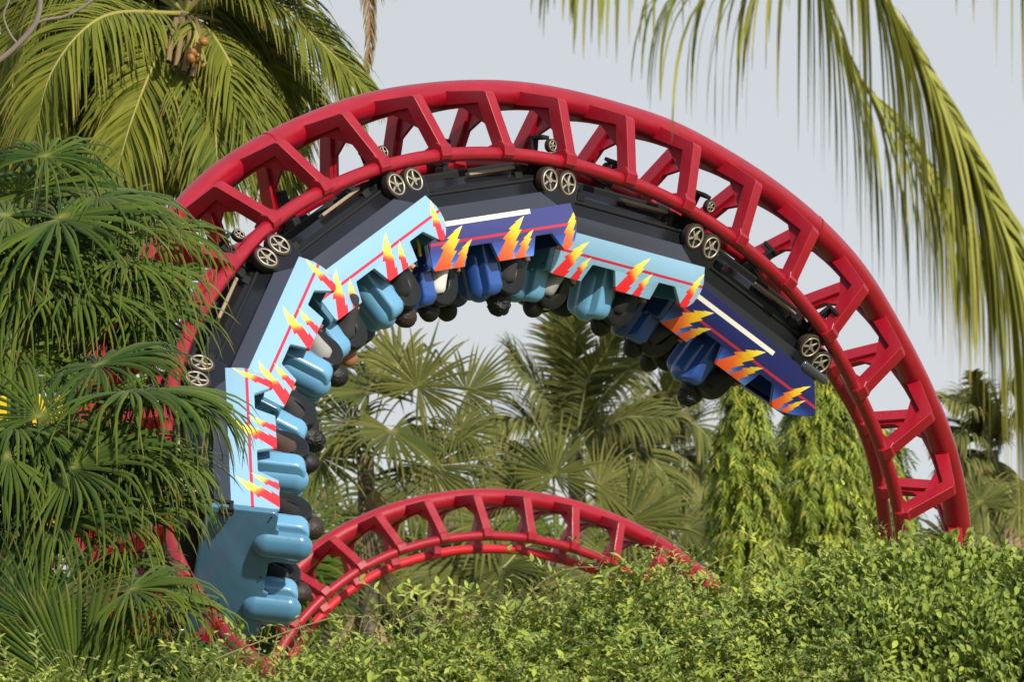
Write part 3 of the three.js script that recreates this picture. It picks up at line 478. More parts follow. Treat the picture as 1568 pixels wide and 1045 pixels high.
// a fan leaf: hub c, petiole root, normal of the blade, axis (where the middle segment points), radius
function fanLeaf(o, parent, r) {
  const sh = new Sheet(), pal = PAL[o.pal], N = (Array.isArray(o.normal) ? V(...o.normal) : o.normal.clone()).normalize(), A = o.axis.clone().addScaledVector(N, -o.axis.dot(N)).normalize(), B = N.clone().cross(A), n = o.n ?? 44, span = (o.span ?? 290) * Math.PI / 180, split = o.split ?? 0.52;
  const age = 0.15 + 0.45 * r();   // older leaves are yellower
  for (let i = 0; i < n; i++) {
    const a = -span / 2 + span * (i + 0.5) / n + (r() - 0.5) * (o.mess ?? 0.3) * 0.12, da = span / n, edge = Math.abs(i / n - 0.5) * 2, R = o.R * (1 - 0.22 * edge * edge) * (0.92 + 0.16 * r()) * (r() < (o.mess ?? 0.3) * 0.2 ? 0.65 : 1), kink = r() < (o.mess ?? 0.3) * 0.5 ? 0.45 + 0.4 * r() : 9, wander = V(r() - 0.5, 0, r() - 0.5).multiplyScalar((o.mess ?? 0.3) * 0.8);
    const dir0 = A.clone().multiplyScalar(Math.cos(a)).addScaledVector(B, Math.sin(a)), side = A.clone().multiplyScalar(-Math.sin(a)).addScaledVector(B, Math.cos(a));
    const yv = clamp(age + (r() - 0.5) * 0.6, 0, 1), col = mixc(pal[0], pal[1], yv), tip = r() < (o.brown ?? 0.5) ? pal[2] : col, droop = (o.droop ?? 0.7) * (0.7 + 0.6 * r()) * (1 + (o.mess ?? 0.3) * (r() - 0.4)), twist = (r() - 0.5) * 1.1, lift = (o.cup ?? 0.15);
    let prev = null, p = o.c.clone(), d = dir0.clone().addScaledVector(N, lift * 0.6).normalize(), rad = 0;
    const K = 8; for (let k = 0; k <= K; k++) {
      const t = k / K, step = R / K, full = Math.max(0.004, rad * Math.tan(da / 2)), wMax = split * R * Math.tan(da / 2) * 1.02;
      const w = t <= split ? full : wMax * Math.pow(Math.max(0, 1 - (t - split) / (1 - split)), 0.75) + 0.0006, tw = t > split ? twist * (t - split) / (1 - split) : 0;
      let sd = side.clone().addScaledVector(d, -side.dot(d)).normalize(), nn = d.clone().cross(sd).normalize(); if (nn.dot(N) < 0) nn.negate();
      const sd2 = sd.clone().multiplyScalar(Math.cos(tw)).addScaledVector(nn, Math.sin(tw)), n2 = nn.clone().multiplyScalar(Math.cos(tw)).addScaledVector(sd, -Math.sin(tw)), pl = w * (o.pleat ?? 0.55), c = t > 0.8 ? mixc(col, tip, (t - 0.8) / 0.2) : t < 0.1 ? mixc(pal[1], lin(0.28, 0.28, 0.08), 0.5) : col;
      const q = [sh.v(p.clone().addScaledVector(sd2, -w).addScaledVector(n2, -pl), c), sh.v(p.clone().addScaledVector(n2, pl), c), sh.v(p.clone().addScaledVector(sd2, w).addScaledVector(n2, -pl), c)];
      if (prev) { sh.quad(prev[0], prev[1], q[0], q[1]); sh.quad(prev[1], prev[2], q[1], q[2]); } prev = q;
      if (t > split) d.addScaledVector(wander, 1.5 / K); if (t > kink && t <= kink + 1 / K) d.addScaledVector(DOWN, 1.6).addScaledVector(wander, 2); if (t > split * 0.7) d.addScaledVector(DOWN, droop * (t - split * 0.7) * (1.6 / K) * 2); else d.addScaledVector(DOWN, droop * 0.03); d.normalize(); p.addScaledVector(d, step); rad += step;
    }
  }
  const f = part('fan_leaf', sh.build(), o.dry ? dryMat : leafMat, parent);
  const root = o.root; if (root) { const mid = root.clone().lerp(o.c, 0.55).addScaledVector(V(0, 1, 0), 0.12 * root.distanceTo(o.c)); part('petiole', tubeOf([root, mid, o.c], o.stalk ?? 0.014, 12, 6), o.dry ? rachDry : rachPale, f); }
  return f;
}
function trunk(parent, pts, r0, r1) {
  const cv = new THREE.CatmullRomCurve3(pts), n = 60, g = new THREE.TubeGeometry(cv, n, 1, 16, false), p = g.attributes.position, c = V(), L = cv.getLength();
  for (let i = 0; i <= n; i++) { cv.getPointAt(i / n, c); const ring = 1 + 0.035 * Math.sin(i * 2.1), k = lerp(r0, r1, i / n) * ring * (i < 3 ? 1.25 - i * 0.08 : 1); for (let j = 0; j <= 16; j++) { const q = i * 17 + j; p.setXYZ(q, c.x + (p.getX(q) - c.x) * k, c.y + (p.getY(q) - c.y) * k, c.z + (p.getZ(q) - c.z) * k); } }
  const uv = g.attributes.uv; for (let i = 0; i < uv.count; i++) uv.setXY(i, uv.getY(i), uv.getX(i) * L * 0.8);
  g.computeVertexNormals(); return part('trunk', g, barkMat, parent);
}
const arcPts = (list, d) => list.map(([x, y, dd]) => at(x, y, d + (dd ?? 0)));
const ground = (p, dx = 0, dz = 0) => V(p.x + dx, 0, p.z + dz);

// ---- coconut palm at the upper left, behind the loop, with orange nuts
{
  const r = rng(11), d = 132, t = thing('coconut_palm', 'coconut palm with orange nuts and drooping fronds behind the loop at upper left', 'palm tree', 'coconut palms'), crown = at(285, 20, d);
  trunk(t, [ground(at(150, 900, d)), at(140, 700, d), at(165, 430, d), at(240, 180, d), crown], 0.2, 0.13);
  const mk = (list, len, n, o = {}) => featherFrond({ pts: arcPts(list, d), len: len * 1.12, n: Math.round(n * 1.55), wid: 0.045, droop: 1.5, up: V(0, 1, 0.35), pal: 'coco', rach: 0.026, ...o }, t, r);
  mk([[285, 20, 0], [350, -30, -0.3], [430, 10, -0.4], [500, 75, -0.6], [578, 150, -0.8]], 0.85, 66, {});
  mk([[285, 20, 0], [340, 0, 0.4], [400, 45, 0.7], [450, 105, 0.9], [500, 178, 1.0]], 0.95, 72, { up: V(0.5, 0.8, 0.6) });
  mk([[285, 20, 0], [262, 30, 0.6], [262, 110, 1.0], [272, 200, 1.1], [285, 300, 1.1]], 0.75, 66, { up: V(0.25, 0.2, 1) });
  mk([[285, 20, 0], [190, -40, 0.4], [150, 30, 0.8], [200, 110, 1.1], [232, 215, 1.2]], 0.95, 74, { up: V(0.5, 0.5, 0.9) });
  mk([[285, 20, 0], [180, -60, 0.2], [60, -10, 0.4], [10, 90, 0.5], [-10, 230, 0.5]], 0.85, 70, { up: V(-0.3, 0.6, 0.7) });
  mk([[285, 20, 0], [330, 60, -0.6], [375, 150, -0.9], [395, 260, -1.1]], 0.9, 60, { up: V(0.4, 0.5, 0.5) });
  mk([[285, 20, 0], [240, 90, -0.8], [200, 190, -1.2], [170, 300, -1.4]], 0.95, 60, { up: V(0, 0.5, 0.8) });
  mk([[285, 20, 0], [320, 100, -0.8], [330, 200, -1.2], [335, 310, -1.4]], 0.95, 60, { up: V(0.2, 0.4, 0.9) });
  mk([[285, 20, 0], [150, 30, -1.2], [80, 110, -1.6], [50, 230, -1.8]], 0.95, 60, { up: V(-0.2, 0.5, 0.8) });
  mk([[285, 20, 0], [300, -90, -0.3], [330, -170, -0.6], [420, -210, -0.9]], 0.9, 60, {});
  mk([[285, 20, 0], [230, -90, 0.3], [150, -150, 0.6], [40, -150, 0.9]], 0.9, 60, {});
  mk([[285, 20, 0], [400, -60, -0.4], [500, -75, -0.6], [590, -30, -0.8], [640, 60, -1.0]].slice(0, 4), 0.75, 56, {});
  mk([[285, 20, 0], [420, -40, 0.2], [480, 30, 0.3], [520, 110, 0.4], [545, 190, 0.4]], 0.7, 60, { up: V(0.5, 0.7, 0.5) });
  mk([[285, 20, 0], [110, -70, 0.6], [70, 20, 1.0], [110, 130, 1.3], [150, 260, 1.4]], 0.95, 70, { up: V(0.4, 0.5, 0.9) });
  mk([[285, 20, 0], [220, 20, 0.8], [205, 120, 1.4], [215, 230, 1.6], [225, 340, 1.6]], 0.85, 66, { up: V(0.1, 0.2, 1) });
  mk([[285, 20, 0], [350, 40, 0.2], [420, 120, 0.3], [440, 220, 0.3]], 0.8, 60, { up: V(0.4, 0.5, 0.7) });
  for (let k = 0; k < 12; k++) { const x = 40 + 36 * k + 20 * r(), y = 190 + 120 * r(), mx = lerp(285, x, 0.55), b = 0.4 + 1.6 * r(); mk([[285, 20, 0], [mx, 10 + 30 * r(), b * 0.5], [lerp(mx, x, 0.6), 95 + 40 * r(), b], [x, y, b * 1.2]], 0.85, 56, { up: V((x - 285) / 400, 0.6, 0.7) }); }
  featherFrond({ pts: arcPts([[285, 20], [390, -130], [490, -160], [548, -90], [565, 0], [567, 60], [560, 118]], d), len: 0.36, n: 60, wid: 0.02, droop: 2.6, up: V(0, 0.3, 1), pal: 'dry', dry: true, rach: 0.02, rachMat: rachDry, from: 0.62 }, t, r, 'withered_frond');
  for (let k = 0; k < 14; k++) { // clusters of young orange nuts
    const a = k / 14 * 6.28, g = new THREE.SphereGeometry(0.052, 14, 10), c = at(300 + Math.cos(a) * 11 + (k % 3) * 3, 62 + Math.floor(k / 3) * 10 + Math.sin(a) * 3, d - 1.2 - 0.2 * Math.sin(a * 2)); g.scale(0.92, 1.15, 0.92);
    const m = part('coconut', g, std(lin(0.24 + 0.08 * r(), 0.10 + 0.05 * r(), 0.022), 0.5), t); m.position.copy(c); m.rotation.set(r(), r(), r());
  }
  for (let k = 0; k < 5; k++) { const c = at(300, 45, d - 0.8), e = at(292 + k * 6, 75 + k * 6, d - 1.4); part('fruit_stalk', tubeOf([crown, c, e], 0.012, 10, 5), rachMat, t); }
  for (let k = 0; k < 4; k++) part('leaf_sheath', tubeOf([at(270 + k * 10, 30, d - 0.3), at(262 + k * 14, 65, d - 0.9), at(258 + k * 12, 95 + 8 * k, d - 1.2)], 0.035, 10, 6), std(lin(0.20, 0.13, 0.06), 0.9), t);
}
// ---- another coconut palm beyond the left edge of the picture reaches in
{
  const r = rng(12), d = 140, t = thing('coconut_palm', 'coconut palm at the left edge with yellow green hanging fronds', 'palm tree', 'coconut palms'), crown = at(-60, 60, d);
  trunk(t, [ground(at(-150, 900, d)), at(-150, 600, d), at(-110, 300, d), crown], 0.2, 0.13);
  const mk = (list, o = {}) => featherFrond({ pts: arcPts(list, d), len: 0.95, n: 96, wid: 0.046, droop: 1.4, up: V(0.3, 0.5, 0.8), pal: 'coco', rach: 0.024, ...o }, t, r);
  mk([[-60, 60], [-10, 0, 0.4], [40, 70, 0.8], [80, 180, 1], [95, 300, 1]]); mk([[-60, 60], [0, 90, 0.6], [30, 170, 1], [40, 290, 1]], {});
  mk([[-60, 60], [40, 0, -0.3], [120, 60, -0.6], [170, 160, -0.9]], {}); mk([[-60, 60], [-20, 150, 0.3], [20, 260, 0.4], [60, 370, 0.4]], {});
  mk([[-60, 60], [-40, 200, 0.3], [-30, 300, 0.4], [-20, 420, 0.4]], {}); mk([[-60, 60], [-150, 0, 0.3], [-240, 60, 0.4], [-300, 200, 0.4]]);
  mk([[-60, 60], [-20, -80, 0.1], [60, -120, 0.2], [150, -80, 0.2]]); mk([[-60, 60], [60, 110, -1], [120, 210, -1.3], [150, 330, -1.5]], {});
}
// ---- fan palms in front of the loop at the left
{
  const r = rng(21);
  const mkPalm = (label, d, base, head, leaves, filler) => {
    const t = thing('fan_palm', label, 'fan palm', 'fan palms'), hub = at(head[0], head[1], d);
    trunk(t, [ground(at(base, 900, d)), at((base * 2 + head[0]) / 3, 1100, d), at((base + head[0] * 2) / 3, 900, d), hub.clone()], 0.13, 0.09);
    for (const [px, py, dd, ax, ay, az, R, o] of leaves) {
      const axis = V(ax, ay, az), c = at(px, py, d - dd), nrm = o?.normal ? V(...o.normal) : V(-ax * 0.3, 0.75, 0.65);
      const oo = { ...o }; oo.droop = (oo.droop ?? 0.9) * (oo.stiff ? 1 : 2.1); fanLeaf({ c, root: hub, axis, R: R / pxm(d) * (oo.stiff ? 1 : 1.12), pal: 'fan', n: 54, span: 300, split: 0.36, pleat: 0.7, mess: oo.stiff ? 0.15 : 1, ...oo, normal: oo.stiff ? V(...oo.normal) : nrm.clone().add(V((r() - 0.5) * 0.9, 0.75, (r() - 0.5) * 0.7)) }, t, r);
    }
    for (let k = 0; k < filler; k++) { const a = r() * 6.28, e = 0.2 + r() * 0.9, dir = V(Math.cos(a) * Math.cos(e), Math.sin(e) - 0.25, Math.sin(a) * Math.cos(e) * 0.8), c = hub.clone().addScaledVector(dir, 0.55 + r() * 0.35); fanLeaf({ c, root: hub, axis: dir.clone().add(V(0, -0.25, 0)), normal: V(-dir.x * 0.4, 0.8, 0.3 - dir.z * 0.4), R: 0.62 + r() * 0.35, pal: 'fan', droop: 2.0 + r(), n: 48, span: 290, split: 0.33, pleat: 0.7, mess: 1 }, t, r); }
    return t;
  };
  mkPalm('tall fan palm at the left edge whose drooping leaves cover the loop', 92, -30, [40, 470], [
    [90, 335, 0.6, 0.8, 0.25, 0.25, 210, {}], [150, 300, 0.2, 0.7, 0.5, -0.2, 170, { normal: [0.1, 0.9, 0.4] }], [60, 290, -0.3, 0.2, 0.9, 0.1, 170, { normal: [0, 0.6, 0.8] }],
    [190, 400, 0.5, 1, 0.1, 0.3, 170, { droop: 1.2, normal: [0, 0.9, 0.4] }], [230, 350, 0.1, 1, 0.15, -0.1, 150, { droop: 1.1, normal: [0.1, 0.9, 0.3] }], [120, 440, 0.7, 0.7, -0.4, 0.5, 180, { droop: 1.2 }],
    [30, 420, 0.8, -0.1, -0.5, 0.8, 170, { droop: 1.3, normal: [-0.2, 0.5, 0.9] }], [10, 330, 0.3, -0.6, 0.5, 0.2, 160, {}], [215, 470, 0.6, 0.9, -0.5, 0.2, 150, { droop: 1.1 }], [20, 540, 0.9, -0.2, -0.9, 0.5, 180, { droop: 1.2, normal: [0.1, 0.2, 1] }],
    [70, 240, 0.0, 0.5, 0.6, -0.2, 140, {}], [160, 520, 0.4, 0.6, -0.8, 0.2, 150, {}],
  ], 46);
  mkPalm('middle fan palm at the left with arching leaves before the tail car', 90, 0, [60, 760], [
    [200, 600, 0.5, 1, 0.25, 0.15, 205, { droop: 1.25, normal: [-0.1, 0.95, 0.35] }], [150, 560, 0.1, 0.7, 0.6, 0, 170, { droop: 1.1 }], [110, 720, 0.9, 0.85, 0.25, 0.3, 200, { droop: 1.0, normal: [-0.4, 0.6, 0.75] }],
    [215, 690, 0.4, 1, -0.1, 0.2, 160, { droop: 1.1, normal: [0, 0.9, 0.5] }], [90, 800, 0.9, 0.8, -0.3, 0.5, 180, { droop: 1.0 }], [190, 800, 0.5, 0.9, -0.35, 0.3, 150, { droop: 1.2 }],
    [15, 700, 0.8, -0.2, 0.7, 0.5, 170, { normal: [0, 0.4, 1] }], [10, 840, 0.7, -0.1, -0.8, 0.5, 170, {}], [130, 880, 0.6, 0.7, -0.6, 0.3, 160, {}],
    [250, 600, 0.2, 1, 0.1, 0.0, 170, { droop: 1.5, normal: [0.2, 0.95, 0.2] }], [60, 640, 0.5, 0.3, 0.9, 0.3, 170, { normal: [-0.2, 0.3, 1] }], [240, 760, 0.3, 1, -0.3, 0.1, 120, { droop: 1.2 }],
  ], 46);
  mkPalm('low fan palm at the bottom left with stiff leaves held upright', 87, 60, [120, 1090], [
    [120, 1065, 0.6, 0.25, 1, 0.1, 185, { droop: 0.15, stiff: true, cup: 0.05, span: 200, split: 0.72, normal: [0.05, 0.15, 1] }], [255, 915, 0.2, 0.8, -0.3, 0.2, 130, { droop: 1.0, normal: [0.1, 0.8, 0.6] }], [200, 905, 0.4, 0.9, 0.2, 0.1, 150, { droop: 1.2 }],
    [20, 1050, 0.3, -0.3, 1, 0.1, 180, { droop: 0.2, stiff: true, normal: [0.1, 0.2, 1] }], [60, 960, 0.3, 0.2, 0.8, 0.3, 160, { droop: 0.5, stiff: true, normal: [0, 0.3, 1] }], [230, 1020, 0.3, 0.9, 0.3, 0.1, 130, { droop: 0.5, normal: [0, 0.5, 0.9] }],
  ], 14);
}
// ---- fan palms and coconut palms in the background, seen through the loop
{
  const r = rng(31);
  const farFan = (label, d, head, base, leaves, skirt, pal = 'fanFar') => {
    const t = thing('fan_palm', label, 'fan palm', 'fan palms'), hub = at(head[0], head[1], d), foot = ground(at(base, 900, d));
    trunk(t, [foot, foot.clone().lerp(hub, 0.5), hub], 0.17, 0.12);
    for (const [px, py, dd, ax, ay, az, R, o] of leaves) fanLeaf({ c: at(px, py, d - dd), root: hub, axis: V(ax, ay, az), normal: V(-ax * 0.25, 0.5, 0.85), R: R / pxm(d) * (0.85 + 0.3 * r()), pal, n: 34 + Math.floor(r() * 8), span: 250 + 70 * r(), brown: 0.6, pleat: 0.75, mess: 0.6, ...o, split: 0.38 + 0.16 * r(), droop: (o.droop ?? 0.45) * (1.2 + 1.4 * r()), normal: V(...(o.normal ?? [-ax * 0.25, 0.5, 0.85])).add(V((r() - 0.5) * 0.9, (r() - 0.2) * 0.7, (r() - 0.5) * 0.5)) }, t, r);
    for (let k = 0; k < skirt; k++) { // dead leaves hanging down the trunk
      const u = 0.25 + 0.7 * r(), a = r() * 6.28, c = foot.clone().lerp(hub, u).add(V(Math.cos(a) * 0.16, 0, Math.sin(a) * 0.16)), fx = Math.cos(a) * 0.35;
      fanLeaf({ c, root: foot.clone().lerp(hub, Math.min(1, u + 0.05)), axis: V(fx, -1, Math.sin(a) * 0.35), normal: V(Math.cos(a), 0.2, Math.sin(a)), R: 0.7 + 0.35 * r(), pal: 'dry', dry: true, droop: 1.2, n: 20, span: 110, split: 0.3, brown: 0.3 }, t, r);
    }
    return t;
  };
  farFan('fan palm behind the train with a star shaped leaf and dry skirt', 168, [560, 700], 575, [
    [640, 592, 0.7, 0.5, 0.75, 0.1, 104, { normal: [0.1, 0.25, 1], droop: 0.3 }], [565, 600, 0.5, -0.2, 0.9, 0.1, 110, {}], [700, 660, 0.5, 1, 0.1, 0.1, 100, {}], 
    [540, 650, 0.7, -0.7, 0.2, 0.3, 100, {}], [660, 715, 0.8, 0.5, -0.6, 0.4, 115, { normal: [0.1, 0.4, 0.9] }], [600, 660, 0.9, 0.2, -0.5, 0.5, 105, {}], [490, 700, 0.7, -0.3, -0.9, 0.3, 110, { normal: [-0.3, 0.1, 1] }],
    [610, 560, -0.3, 0.2, 1, -0.2, 95, {}], [520, 560, -0.3, -0.5, 0.8, -0.2, 110, {}], [715, 600, -0.3, 1, 0.3, -0.2, 90, {}], [450, 650, -0.2, -0.9, 0.2, 0, 110, {}],
  ], 26);
  farFan('pale fan palm behind the middle of the low red arch', 175, [850, 830], 840, [
    [848, 728, 0.6, 0, 1, 0.1, 104, { normal: [0, 0.2, 1], droop: 0.25 }], [790, 750, 0.3, -0.6, 0.7, 0.1, 95, {}], [915, 745, 0.3, 0.7, 0.6, 0.1, 100, {}], [960, 800, 0.4, 1, 0, 0.2, 110, {}], [745, 800, 0.4, -0.9, 0, 0.2, 110, {}],
    [770, 870, 0.9, -0.5, -0.4, 0.5, 130, { droop: 0.6, normal: [-0.1, 0.6, 0.8] }], [900, 880, 0.9, 0.4, -0.5, 0.5, 125, { droop: 0.5, normal: [0.1, 0.6, 0.8] }], [835, 900, 1.0, 0, -0.8, 0.5, 110, { normal: [0, 0.5, 0.9] }], [700, 870, 0.5, -0.8, -0.3, 0.3, 110, {}], 
  ], 8);
  farFan('shaded fan palm between the tail car and the low arch', 185, [690, 780], 690, [
    [690, 690, 0.4, 0, 0.9, 0.2, 110, {}], [620, 760, 0.4, -0.8, 0.3, 0.2, 110, {}], [760, 740, 0.4, 0.8, 0.4, 0.2, 110, {}], [640, 850, 0.6, -0.5, -0.5, 0.3, 115, {}], [730, 850, 0.6, 0.4, -0.5, 0.3, 115, {}], [560, 820, 0.3, -0.9, -0.1, 0.2, 110, {}],
  ], 6);
  farFan('fan palm low behind the tail car and the arch foot', 190, [500, 860], 500, [
    [480, 780, 0.4, -0.3, 0.9, 0.2, 110, {}], [540, 800, 0.4, 0.6, 0.6, 0.2, 110, {}], [430, 850, 0.4, -0.9, 0.1, 0.2, 110, {}], [580, 880, 0.5, 0.8, -0.3, 0.2, 110, {}], [470, 920, 0.5, -0.2, -0.8, 0.2, 110, {}], [420, 730, 0.1, -0.5, 0.8, 0, 120, {}], [380, 800, 0.1, -0.9, 0.3, 0, 120, {}],
  ], 4);
  farFan('fan palm behind the right foot of the low arch', 190, [1010, 860], 1010, [
    [990, 790, 0.4, -0.2, 0.9, 0.2, 100, {}], [1050, 810, 0.4, 0.5, 0.7, 0.2, 100, {}], [940, 860, 0.4, -0.9, 0.1, 0.2, 100, {}], [1060, 870, 0.4, 0.8, 0, 0.2, 90, {}], [1000, 900, 0.5, 0, -0.7, 0.4, 100, {}],
  ], 3);
  const behind = (label, d, hx, hy, n) => farFan(label, d, [hx, hy], hx, Array.from({ length: n }, (_, k) => { const a = k * 2.4 + r(), q = 45 + 85 * r(); return [hx + Math.cos(a) * q * 1.1, hy - 20 - Math.sin(a) * q * 0.9, 0.3 * Math.cos(a * 3), Math.cos(a), Math.sin(a), 0.2, 130, {}]; }), 6, 'fan');
  behind('fan palm behind the loop at the left, seen between nearer leaves', 122, 70, 660, 16); behind('low fan palm behind the loop at the bottom left', 118, 130, 880, 16); behind('fan palm behind the left bend of the loop under the coconut fronds', 126, 150, 470, 14); behind('fan palm behind the foot of the low arch and the tail car', 162, 330, 900, 14); behind('low leafy fan palm filling the gap under the low arch', 198, 640, 960, 16); behind('low leafy fan palm under the crown of the low arch', 202, 790, 950, 16);
  const farCoco = (label, d, crownPx, basePx, fronds, len = 0.8) => {
    const t = thing('coconut_palm', label, 'palm tree', 'coconut palms'), crown = at(crownPx[0], crownPx[1], d), foot = ground(at(basePx, 900, d));
    trunk(t, [foot, foot.clone().lerp(crown, 0.5).add(V(0.2, 0, 0)), crown], 0.2, 0.14);
    for (const [mx, my, tx, ty, o] of fronds) featherFrond({ pts: [crown, at(lerp(crownPx[0], mx, 0.5), lerp(crownPx[1], my, 0.62), d - 0.3), at(mx, my, d - 0.6), at(lerp(mx, tx, 0.55), lerp(my, ty, 0.45), d - 0.8), at(tx, ty, d - 1)], len, n: 74, wid: 0.062, droop: 1.3, up: V(0, 0.7, 0.6), pal: 'cocoFar', rach: 0.028, rachMat: rachPale, ...o }, t, r);
    return t;
  };
  farCoco('coconut palm in the middle with upright fronds against the sky', 196, [880, 690], 880, [
    [860, 560, 846, 455, { up: V(0.3, 0, 1), droop: 0.5, len: 0.8 }], [900, 580, 945, 500, { up: V(0.5, 0.1, 0.9), droop: 0.6, len: 0.85 }], [930, 600, 990, 520, {}], [820, 590, 780, 540, {}], [960, 640, 1030, 640, {}], [800, 640, 745, 660, {}], [880, 560, 880, 480, { up: V(0, 0, 1), droop: 0.5, len: 0.8 }], [980, 690, 1040, 760, {}], [790, 700, 740, 780, {}],
  ], 0.95);
  farCoco('coconut palm with arching fronds left of the columnar trees', 215, [1010, 700], 1010, [
    [1030, 610, 1075, 600, { up: V(0, 0.9, 0.4) }], [1000, 600, 960, 575, {}], [1060, 650, 1100, 690, {}], [1060, 700, 1095, 780, {}], [1040, 740, 1070, 850, {}], [960, 660, 920, 700, {}], [970, 720, 930, 800, {}], [1010, 620, 1040, 560, { up: V(0.3, 0.3, 0.9) }], [1000, 780, 990, 870, {}],
  ], 0.95);
  farCoco('dark coconut palm behind the foot of the loop at the right edge', 185, [1515, 690], 1520, [
    [1490, 620, 1445, 610, {}], [1480, 660, 1440, 690, {}], [1540, 600, 1575, 560, {}], [1500, 620, 1490, 570, { up: V(0, 0.2, 1) }], [1560, 640, 1610, 650, {}], [1490, 740, 1460, 820, {}], [1545, 750, 1570, 830, {}], [1510, 760, 1515, 850, { up: V(0, 0.2, 1) }], [1475, 700, 1452, 770, {}],
  ], 0.62);
  farFan('fan palm low at the right edge with a withered leaf', 178, [1510, 860], 1510, [
    [1500, 770, 0.4, -0.3, 0.9, 0.2, 90, {}], [1560, 780, 0.4, 0.5, 0.7, 0.2, 90, {}], [1455, 830, 0.4, -0.9, 0.2, 0.2, 80, {}], [1540, 840, 0.7, 0.5, -0.5, 0.3, 70, { pal: 'dry', dry: true }], [1480, 850, 0.5, -0.4, -0.4, 0.3, 90, {}],
  ], 2);
}
// ---- near coconut palm that leans in from the right; only its hanging fronds show
{
  const r = rng(41), d = 61, t = thing('coconut_palm', 'near coconut palm whose blurred fronds hang down at the upper right', 'palm tree', 'coconut palms'), crown = at(1300, -640, d);
  trunk(t, [V(8.6, 0, crown.z - 0.5), V(8.2, 4.0, crown.z - 0.4), V(6.0, 7.4, crown.z - 0.2), crown], 0.2, 0.13);
  const mk = (list, o = {}) => featherFrond({ pts: [crown, ...arcPts(list, d)], len: 0.95, n: 92, wid: 0.042, droop: 5.5, up: V(0.35, 0.9, 0.4), pal: 'near', rach: 0.014, from: 0.3, steps: 8, gaps: 0.1, flat: true, ...o, len: (o.len ?? 0.95) * 1.22, wid: (o.wid ?? 0.042) * 1.3 }, t, r);
  mk([[1285, -260, 0.4], [1320, -70, 0.8], [1375, 40, 1], [1458, 192, 1.2], [1530, 340, 1.3], [1610, 500, 1.4]], { from: 0.45, len: 1.4, n: 130, gaps: 0.14, wid: 0.038 });
  mk([[1215, -300, 1.2], [1255, -20, 1.8], [1300, 96, 2], [1367, 182, 2.1], [1432, 278, 2.2], [1490, 380, 2.2]], { from: 0.5, len: 1.05, n: 62, gaps: 0.25, wid: 0.036 });
  mk([[1200, -420, -0.3], [1100, -250, -0.6], [980, -150, -0.8], [860, -90, -1]], { len: 0.68, from: 0.4, n: 44, gaps: 0.35, wid: 0.03 });
  mk([[1290, -330, 0.4], [1250, -150, 0.8], [1180, -60, 1], [1100, -40, 1.2], [1020, -30, 1.2]], { len: 0.8, from: 0.5, n: 30, gaps: 0.4, wid: 0.03 });
  mk([[1440, -420, -0.4], [1520, -230, -0.8], [1600, -100, -1], [1700, 20, -1]], { len: 0.85, from: 0.4, n: 52, gaps: 0.35, wid: 0.03 });
  mk([[1260, -820, 0.3], [1150, -860, 0.6], [1000, -760, 0.8]], {}); mk([[1420, -800, 0.3], [1560, -800, 0.5], [1700, -650, 0.7]], {});
}
// ---- columnar trees with hanging leaves, behind the foot of the loop
const hangMat = std(lin(1, 1, 1), 0.85, { vertexColors: true, transmission: 0.3, side: THREE.DoubleSide, clearcoat: 0.1, clearcoatRoughness: 0.4 });
const sprays = [0, 1, 2, 3].map((k) => { // a drooping twig with long wavy leaves
  const r = rng(60 + k), sh = new Sheet(), cv = new THREE.CatmullRomCurve3([V(0, 0, 0), V(0.16, 0.05, 0), V(0.28, -0.04, 0), V(0.34, -0.22, 0)]);
  for (let i = 0; i < 13; i++) {
    const u = 0.2 + 0.8 * i / 12, p = cv.getPoint(u), a = (i % 2 ? 1 : -1) * (0.5 + 0.5 * r()), y = r(), c = mixc(lin(0.15, 0.215, 0.014), lin(0.46, 0.48, 0.025), y * y);
    blade(sh, p, V(0.5 + 0.3 * r(), -0.5 - 0.4 * r(), a), 0.15 + 0.07 * r(), 0.042, 1.6, V(0.8, 0.6, 0.5 * (r() - 0.5)), c, c, 4, 0.35, V((r() - 0.5) * 0.8, 0, (r() - 0.5) * 0.8));
  }
  return sh.build();
});
function instanced(name, geo, mat, list, parent) {
  const m = new THREE.InstancedMesh(geo, mat, list.length); m.name = name; m.userData.kind = 'stuff';
  list.forEach(({ matrix, tint }, i) => { m.setMatrixAt(i, matrix); m.setColorAt(i, tint); }); parent.add(m); return m;
}
